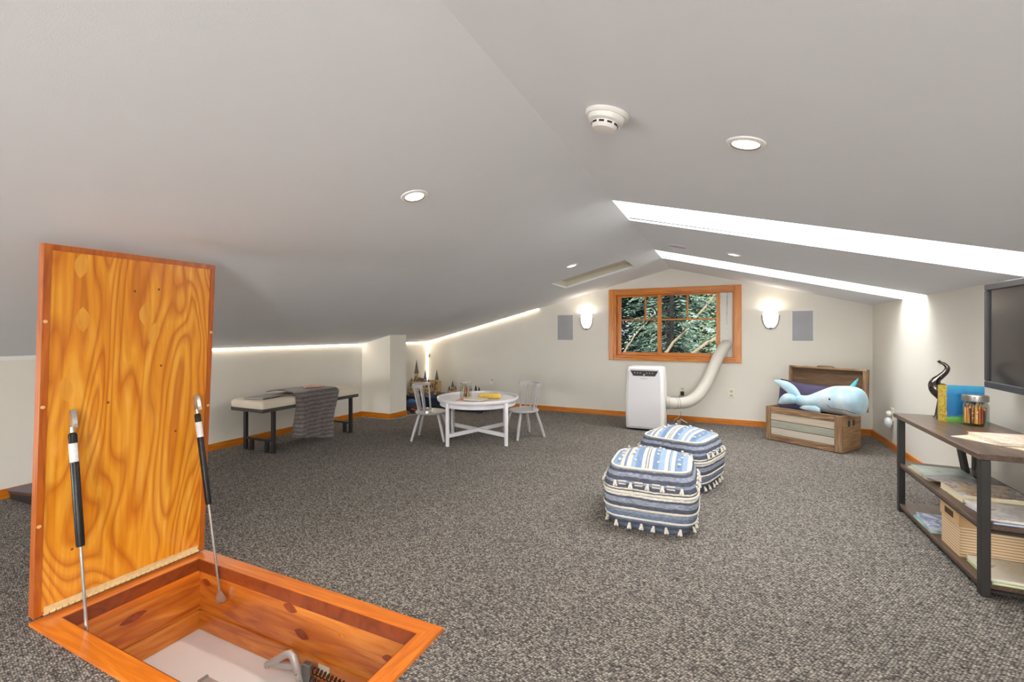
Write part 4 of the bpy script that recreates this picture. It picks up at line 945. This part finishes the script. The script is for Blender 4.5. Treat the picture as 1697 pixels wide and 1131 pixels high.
# whale
wh = thing('plush_whale', 'light blue plush whale lying across the open toy chest', 'plush toy', in_chest(0, 0), CR)
m, nt, b = base_mat('whale_plush'); mp = mapping(nt); sp = node(nt, 'ShaderNodeSeparateXYZ'); nt.links.new(mp.outputs[0], sp.inputs[0])
nz = node(nt, 'ShaderNodeTexNoise'); nz.inputs['Scale'].default_value = 7; nt.links.new(mp.outputs[0], nz.inputs['Vector'])
r = ramp(nt, [(.38, lin((156, 194, 212))), (.62, lin((202, 217, 224)))]); nt.links.new(nz.outputs['Fac'], r.inputs[0])
nt.links.new(r.outputs[0], b.inputs['Base Color']); b.inputs['Roughness'].default_value = .9; b.inputs['Sheen Weight'].default_value = .4
M_WH = m; M_BELLY = plain('whale_belly', (214, 214, 212), .9, vary=.05); M_TEAL = plain('whale_teal', (96, 184, 196), .8, vary=.06)
WB = [(.215, .15, .425, .036, .040), (.26, .145, .420, .050, .052), (.33, .145, .415, .065, .062), (.40, .16, .425, .092, .088), (.47, .19, .443, .118, .112), (.54, .185, .458, .136, .128), (.61, .18, .463, .146, .134), (.67, .18, .464, .150, .138), (.72, .18, .462, .148, .134), (.757, .18, .458, .136, .122), (.782, .18, .452, .108, .098), (.797, .18, .446, .045, .045)]
P = cat([(a, b_, c_) for a, b_, c_, _, _ in WB], 4); RD = cat([(d_, e_, 0) for _, _, _, d_, e_ in WB], 4)
NR = 32
def wring(p, rd): return [(p.x, p.y+rd.x*math.cos(2*PI*j/NR), p.z+rd.y*math.sin(2*PI*j/NR)) for j in range(NR)]
MB().loft([wring(p, q) for p, q in zip(P, RD)]).build('body', M_WH, wh, 70)
def surf(u, z, k=1.0):
    i = min(range(len(P)), key=lambda i: abs(P[i].x-u)); p, q = P[i], RD[i]
    s_ = max(-.999, min(.999, (z-p.z)/q.y)); return Vector((u, p.y-q.x*math.sqrt(1-s_*s_)*k, z))
# belly shell below the mouth line
bel = []
for i, (p, q) in enumerate(zip(P, RD)):
    if .46 < p.x < .783:
        zl = .392-.03*max(0, (p.x-.66)/.12)**1.5
        a1 = math.asin(max(-1, min(1, (zl-p.z)/q.y)))
        if p.x < .56: a1 = min(a1, -PI/2+(a1+PI/2)*max(0.05, (p.x-.46)/.10))
        # from the front edge, underneath, to the back edge
        bel.append([(p.x, p.y-q.x*1.012*math.cos(-PI/2+(a1+PI/2)*(1-2*t/14)) if t <= 7 else p.y+q.x*1.012*math.cos(-PI/2+(a1+PI/2)*(2*t/14-1)), p.z+q.y*1.012*math.sin(-PI/2+(a1+PI/2)*abs(1-2*t/14))) for t in range(15)])
mbb = MB(); n_ = 15
mbb.add([p for r_ in bel for p in r_], [(i*n_+j, i*n_+j+1, (i+1)*n_+j+1, (i+1)*n_+j) for i in range(len(bel)-1) for j in range(n_-1)])
mbb.build('belly', M_BELLY, wh, 70)
mouth = [surf(.545, .425, 1.01), surf(.555, .408, 1.015)]+[surf(.565+.21*k/10, .396-.003*math.sin(k*.3)-(.035*max(0, (k-5)/5)**1.6), 1.018) for k in range(11)]
MB().tube(mouth, .0032, 6).build('mouth', plain('whale_stitch', (90, 104, 120), .9), wh)
MB().ell(tuple(surf(.568, .478, 1.0)), .008, .006, .010, 12, 8).build('eye', M_DARK, wh)
for sx in (1,):
    MB().loft([[(.475-.20*t+.0*j, .075+.03*t+(.045*math.sin(PI*min(1, .18+t*.82))**.8)*.45*math.cos(2*PI*j/16), .352+.012*math.sin(PI*t)+(.055*math.sin(PI*min(1, .18+t*.82))**.8+.003)*.62*math.sin(2*PI*j/16)) for j in range(16)] for t in [k/10 for k in range(11)]]).build('flipper', M_WH, wh, 70)
def fluke(p, q, w, th_, side, nm='fluke'):
    p, q = Vector(p), Vector(q); d = (q-p); L = d.length; d.normalize(); side = Vector(side); side = (side-d*side.dot(d)).normalized(); nrm = d.cross(side)
    rings = []
    for k in range(13):
        t = k/12; s_ = (math.sin(PI*min(1, .12+.88*t))**.65)*(1-.25*t)
        c_ = p+d*L*t+side*(.03*math.sin(PI*t))
        rings.append([c_+side*w*s_*math.cos(2*PI*j/16)+nrm*th_*max(.05, s_)*math.sin(2*PI*j/16) for j in range(16)])
    MB().loft(rings).build(nm, M_WH, wh, 70)
fluke((.255, .145, .44), (-.005, .145, .597), .056, .034, (.5, .1, .9))
fluke((.24, .14, .425), (.085, .07, .372), .062, .055, (.3, -.2, .9))
MB().loft([[(.675+.065*t+.034*(1-t)**.7*math.cos(2*PI*j/12), .19+.014*(1-t)*math.sin(2*PI*j/12), 0.572+.110*t+.010*math.cos(2*PI*j/12)*(1-t)) for j in range(12)] for t in (0, .25, .5, .75, .97)]).build('spout_fin', M_TEAL, wh, 70)

# ------------------------------------------------------------------ television and console
tv = thing('television', 'black flat television mounted on the side wall above the console', 'television', (1.30, 2.86, .80))
M_BEZ = plain('tv_bezel', (58, 56, 56), .4, .1); tw_ = .49
for y0, y1, z0, z1 in ((-tw_, tw_, .525, .56), (-tw_, tw_, 0, .035), (-tw_, -tw_+.03, .035, .525), (tw_-.03, tw_, .035, .525)):
    B(-.02, .02, y0, y1, z0, z1, bev=.004).build('bezel', M_BEZ, tv)
B(-.010, .015, -tw_+.03, tw_-.03, .035, .525).build('screen', plain('tv_screen', (44, 44, 46), .18, vary=.04, scale=2), tv, 0)
B(.015, .05, -.35, .35, .06, .50, bev=.01).build('back_shell', M_DARK, tv); B(.05, XR-1.30, -.1, .1, .15, .40).build('wall_mount', M_BLACK, tv)

cs = thing('console', 'dark brown wooden console shelf with black metal posts under the television', 'console', (0, 0, 0))
M_WAL = wood('walnut_along_y', (66, 48, 38), (90, 68, 54), (112, 88, 70), (40, 3, 40), coat=.25, rough=.4)
cx0, cx1, cy0, cy1 = .962, 1.34, 2.555, 3.60
B(cx0-.005, cx1+.01, cy0-.01, cy1+.02, .568, .592, bev=.002).build('top', M_WAL, cs)
SH = (.297, .05)
B(cx0+.005, cx1, cy0+.008, cy1-.01, SH[0]-.02, SH[0], bev=.002).build('shelf', M_WAL, cs); B(cx0+.005, cx1, cy0+.008, cy1-.01, SH[1]-.02, SH[1], bev=.002).build('shelf', M_WAL, cs)
M_POST = plain('console_post', (58, 56, 54), .45, .4)
for x in (cx0+.016, cx1-.016):
    for y in (cy0+.005, cy1-.05): B(x-.016, x+.016, y-.018, y+.018, 0, .568, bev=.002).build('post', M_POST, cs)
for z in (SH[0]-.030, SH[1]-.030):
    for y in (cy0+.005, cy1-.05): B(cx0+.03, cx1-.03, y-.012, y+.012, z, z+.010).build('shelf_bracket', M_POST, cs)
    B(cx0+.01, cx0+.026, cy0+.02, cy1-.06, z, z+.010).build('shelf_bracket', M_POST, cs)
for p, q in (((1.235, 3.665-.1, .566), (1.235, 3.43, SH[0])), ((1.235, 3.15, .566), (1.235, 3.30, SH[0]))): MB().bar(p, q, .022, .045).build('diagonal_brace', M_POST, cs)

TZ = .592
# elephant ornament
el = thing('elephant_statue', 'shiny dark metal elephant ornament with raised trunk on the console', 'statue', (1.15, 3.50, TZ))
M_CHROME = plain('smoked_chrome', (110, 102, 96), .15, 1.0, vary=.1)
tr = [(-.013, 0, .340), (-.004, 0, .330), (.012, 0, .322), (.026, 0, .306), (.028, 0, .292), (.018, 0, .270), (-.003, 0, .246), (-.022, 0, .225), (-.028, 0, .200), (-.016, 0, .172), (.012, 0, .15)]
MB().tube(cat(tr, 4), [.009-.002*min(1, k/4)+.0005*max(0, k-4) if k < 26 else .018+.0022*(k-26) for k in range(41)], 14).build('trunk', M_CHROME, el, 70)
MB().ell((.055, 0, .145), .065, .045, .055).build('body', M_CHROME, el, 70); MB().ell((.005, 0, .165), .034, .032, .042).build('head', M_CHROME, el, 70)
for sy in (-1, 1):
    MB().ell((.02, sy*.036, .165), .024, .007, .034).build('ear', M_CHROME, el, 70)
    MB().tube([(.015, sy*.018, .13), (-.004, sy*.02, .06), (-.012, sy*.02, .012), (-.014, sy*.02, 0)], [.022, .013, .012, .017], 12).build('leg', M_CHROME, el, 70)
    MB().tube([(.09, sy*.022, .13), (.10, sy*.024, .06), (.10, sy*.024, 0)], [.024, .015, .017], 12).build('leg', M_CHROME, el, 70)
    MB().tube([(-.014, sy*.012, .165), (-.034, sy*.014, .158)], [.004, .0015], 8).build('tusk', M_CHROME, el, 70)
MB().tube([(.115, 0, .17), (.128, 0, .13), (.126, 0, .09)], [.005, .003, .002], 8).build('tail', M_CHROME, el, 70)
# standing picture book
def cover_mat():
    m, nt, b = base_mat('night_meadow_cover'); mp = mapping(nt); sp = node(nt, 'ShaderNodeSeparateXYZ'); nt.links.new(mp.outputs[0], sp.inputs[0])
    nz = node(nt, 'ShaderNodeTexNoise'); nz.inputs['Scale'].default_value = 30; nz.inputs['Detail'].default_value = 4; nt.links.new(mp.outputs[0], nz.inputs['Vector'])
    ad = node(nt, 'ShaderNodeMath', operation='MULTIPLY_ADD'); ad.inputs[1].default_value = .05; nt.links.new(nz.outputs['Fac'], ad.inputs[0]); nt.links.new(sp.outputs['Z'], ad.inputs[2])
    mr = node(nt, 'ShaderNodeMapRange'); mr.inputs['From Max'].default_value = .24; nt.links.new(ad.outputs[0], mr.inputs['Value'])
    r = ramp(nt, [(.0, lin((30, 120, 60))), (.2, lin((110, 170, 70))), (.27, lin((22, 96, 146))), (.75, lin((32, 116, 164))), (.95, lin((60, 146, 186)))]); nt.links.new(mr.outputs[0], r.inputs[0])
    vo = node(nt, 'ShaderNodeTexVoronoi'); vo.inputs['Scale'].default_value = 150; nt.links.new(mp.outputs[0], vo.inputs['Vector'])
    # golden tree trunk at the spine side
    ax = node(nt, 'ShaderNodeMath', operation='MULTIPLY_ADD'); ax.inputs[1].default_value = .02; nt.links.new(nz.outputs['Fac'], ax.inputs[0]); nt.links.new(sp.outputs['X'], ax.inputs[2])
    lt = node(nt, 'ShaderNodeMath', operation='LESS_THAN'); lt.inputs[1].default_value = -.052; nt.links.new(ax.outputs[0], lt.inputs[0])
    rg = ramp(nt, [(.0, lin((120, 96, 30))), (.5, lin((196, 168, 60))), (1, lin((110, 110, 40)))]); nt.links.new(vo.outputs['Color'], rg.inputs[0])
    mx = node(nt, 'ShaderNodeMix', data_type='RGBA'); nt.links.new(lt.outputs[0], mx.inputs[0]); nt.links.new(r.outputs[0], mx.inputs[6]); nt.links.new(rg.outputs[0], mx.inputs[7])
    nt.links.new(mx.outputs[2], b.inputs['Base Color']); b.inputs['Roughness'].default_value = .3
    return m
M_COV = cover_mat()
bk = thing('picture_book', 'blue and green picture book standing upright on the console', 'book', (1.20, 3.392, TZ), -.02)
B(-.095, .095, -.009, -.006, 0, .207).build('front_cover', M_COV, bk, 0); B(-.095, .095, .006, .009, 0, .207).build('back_cover', M_COV, bk, 0)
B(-.093, .092, -.006, .006, .003, .204).build('pages', plain('pages_236', (236, 230, 218), .8), bk, 0); B(-.097, -.095, -.009, .009, 0, .207).build('spine', plain('spine_gold', (170, 148, 60), .5, vary=.3, scale=60), bk, 0)
# jar of coloured pencils
jl = (1.232, 3.318, TZ)
glass_jar('pencil_jar', 'glass jar with a brushed steel lid full of coloured pencils on the console', jl, .056, .135, plain('jar_lid_steel', (176, 172, 166), .3, .9, vary=.05), .028)
rnd = random.Random(9); PC = [('orange', (226, 120, 40)), ('yellow', (232, 180, 50)), ('red', (208, 70, 46)), ('black', (40, 38, 36)), ('gold', (206, 150, 60)), ('coral', (222, 100, 70))]
for k in range(46):
    nm, c_ = PC[(0, 1, 2, 0, 4, 5, 1, 3)[k % 8]]; a = rnd.uniform(0, 2*PI); q = .042*math.sqrt(rnd.uniform(.01, 1)); h = rnd.uniform(.085, .112); lx = rnd.uniform(-.004, .004); ly = rnd.uniform(-.004, .004)
    o = thing('coloured_pencil', nm+' coloured pencil standing in the steel-lidded jar', 'pencil', (jl[0]+q*math.cos(a), jl[1]+q*math.sin(a), jl[2]+.013), 0, 'pencils in the steel-lidded jar')
    MB().tube([(0, 0, 0), (lx, ly, h-.014)], .0048, 6).build('shaft', plain('pencil_'+nm, c_, .5), o); MB().tube([(lx, ly, h-.014), (lx*1.1, ly*1.1, h)], [.0048, .0008], 6).build('tip', plain('pencil_wood', (222, 186, 136), .7), o)
# flat booklets on top
tag(B(-.11, .11, -.14, .14, 0, .003).build('paper_sheet', print_mat('sheet_cream', [(232, 218, 190), (222, 206, 176), (238, 228, 206)], 6), None, 0, (1.165, 2.865, TZ+.0005), .62), 'loose cream sheet under the storybook on the console top', 'paper')
book('picture_book', 'cream storybook with pink edge lying on the console top', (1.20, 2.875, TZ+.0045), .215, .25, .013, .10, print_mat('cream_story', [(232, 214, 178), (214, 186, 176), (236, 222, 190), (206, 190, 160)], 12))
# middle shelf
z = SH[0]+.0005
book('picture_book', 'thin pale green picture book on the middle shelf, end towards the chest', (1.10, 3.315, z), .23, .27, .010, .04, print_mat('pale_green', [(150, 168, 150), (186, 196, 176), (206, 196, 160), (130, 150, 146)], 9), 'book', None, (226, 206, 160))
book('picture_book', 'pale blue picture book lying on the thin pale green one', (1.105, 3.32, z+.0105), .225, .26, .007, -.03, print_mat('pale_blue', [(140, 164, 166), (176, 190, 180), (200, 196, 170)], 9))
book('picture_book', 'glossy grey book half under the thick storybook on the middle shelf', (1.105, 3.15, z+.0185), .20, .20, .006, .5, print_mat('gloss_grey', [(92, 96, 100), (150, 152, 150), (120, 116, 112)], 9))
book('picture_book', 'thick storybook with cream pages on the middle shelf', (1.135, 2.955, z), .26, .23, .040, .03, print_mat('village', [(176, 110, 80), (206, 170, 110), (190, 196, 190), (150, 84, 80), (196, 204, 206)], 14), 'book', None, (222, 210, 178))
book('picture_book', 'white storybook with brown drawing on the middle shelf beside the thick storybook', (1.135, 2.70, z+.0105), .26, .24, .010, -.03, print_mat('white_story', [(226, 222, 218), (206, 196, 190), (232, 228, 224), (170, 110, 80)], 8))
book('picture_book', 'blue-edged book under the white storybook on the middle shelf', (1.14, 2.695, z), .26, .24, .010, .02, print_mat('blue_book', [(70, 96, 150), (120, 140, 180), (206, 206, 210)], 10))
# bottom shelf
z = SH[1]+.0005
book('picture_book', 'teal book beside the striped box at the toy chest end of the shelf', (1.07, 3.20, z), .20, .24, .010, .02, print_mat('teal_book', [(60, 140, 140), (110, 176, 166), (180, 206, 196)], 9))
book('picture_book', 'light blue and lilac book on top of the teal book', (1.075, 3.205, z+.0105), .195, .235, .014, -.04, print_mat('lilac_book', [(120, 140, 180), (196, 196, 214), (90, 110, 150), (206, 216, 220)], 12))
bxs = thing('storage_box', 'brown striped cardboard storage box with cut-out handle on the bottom shelf', 'storage box', (1.157, 2.905, z))
M_KR = plain('kraft', (198, 162, 116), .8, vary=.04)
m, nt, b = base_mat('kraft_stripes'); mp = mapping(nt); sp = node(nt, 'ShaderNodeSeparateXYZ'); nt.links.new(mp.outputs[0], sp.inputs[0])
mu = node(nt, 'ShaderNodeMath', operation='MULTIPLY'); mu.inputs[1].default_value = 78; nt.links.new(sp.outputs['Z'], mu.inputs[0]); fr = node(nt, 'ShaderNodeMath', operation='FRACT'); nt.links.new(mu.outputs[0], fr.inputs[0])
r = ramp(nt, [(0, lin((186, 150, 108))), (.42, lin((186, 150, 108))), (.55, lin((226, 204, 170))), (.92, lin((226, 204, 170))), (1, lin((186, 150, 108)))]); nt.links.new(fr.outputs[0], r.inputs[0]); nt.links.new(r.outputs[0], b.inputs['Base Color']); b.inputs['Roughness'].default_value = .8
B(-.168, .168, -.098, .098, 0, .182).build('box_body', m, bxs, 0)
B(-.173, .173, -.103, .103, .142, .212, bev=.002).build('lid', M_KR, bxs)
B(-.1745, -.1725, -.045, .045, .164, .192).build('handle_hole', plain('hole_brown', (70, 46, 30), .8), bxs, 0)
book('picture_book', 'green-edged book under the round-picture book beside the striped storage box', (1.13, 2.675, z), .25, .225, .010, .0, print_mat('green_book', [(120, 170, 90), (170, 200, 120), (206, 214, 170)], 9))
book('picture_book', 'white book with round brown picture on top of the green-edged book', (1.13, 2.68, z+.0105), .25, .225, .012, -.03, print_mat('dog_book', [(232, 228, 214), (222, 212, 190), (226, 220, 206), (160, 116, 80)], 7))

# ------------------------------------------------------------------ small stack by the knee wall
for k, (lab, c_, h) in enumerate([('black flat box at the bottom of the stack by the knee wall', (34, 30, 30), .045), ('thin dark brown box in the middle of the stack by the knee wall', (70, 46, 34), .02), ('grey-violet folder on top of the stack by the knee wall', (104, 92, 100), .008)]):
    zz = [0, .0455, .066][k]; t = thing('flat_box', lab, 'box', (-4.10, 1.48, zz), [.05, .12, .2][k])
    B(-.17, .17, -.16, .16, 0, h*.7, bev=.002).build('tray', plain('stack_%d' % k, c_, .5), t); B(-.172, .172, -.162, .162, h*.7, h, bev=.001).build('lid', plain('stack_lid_%d' % k, tuple(min(255, x+8) for x in c_), .5), t)
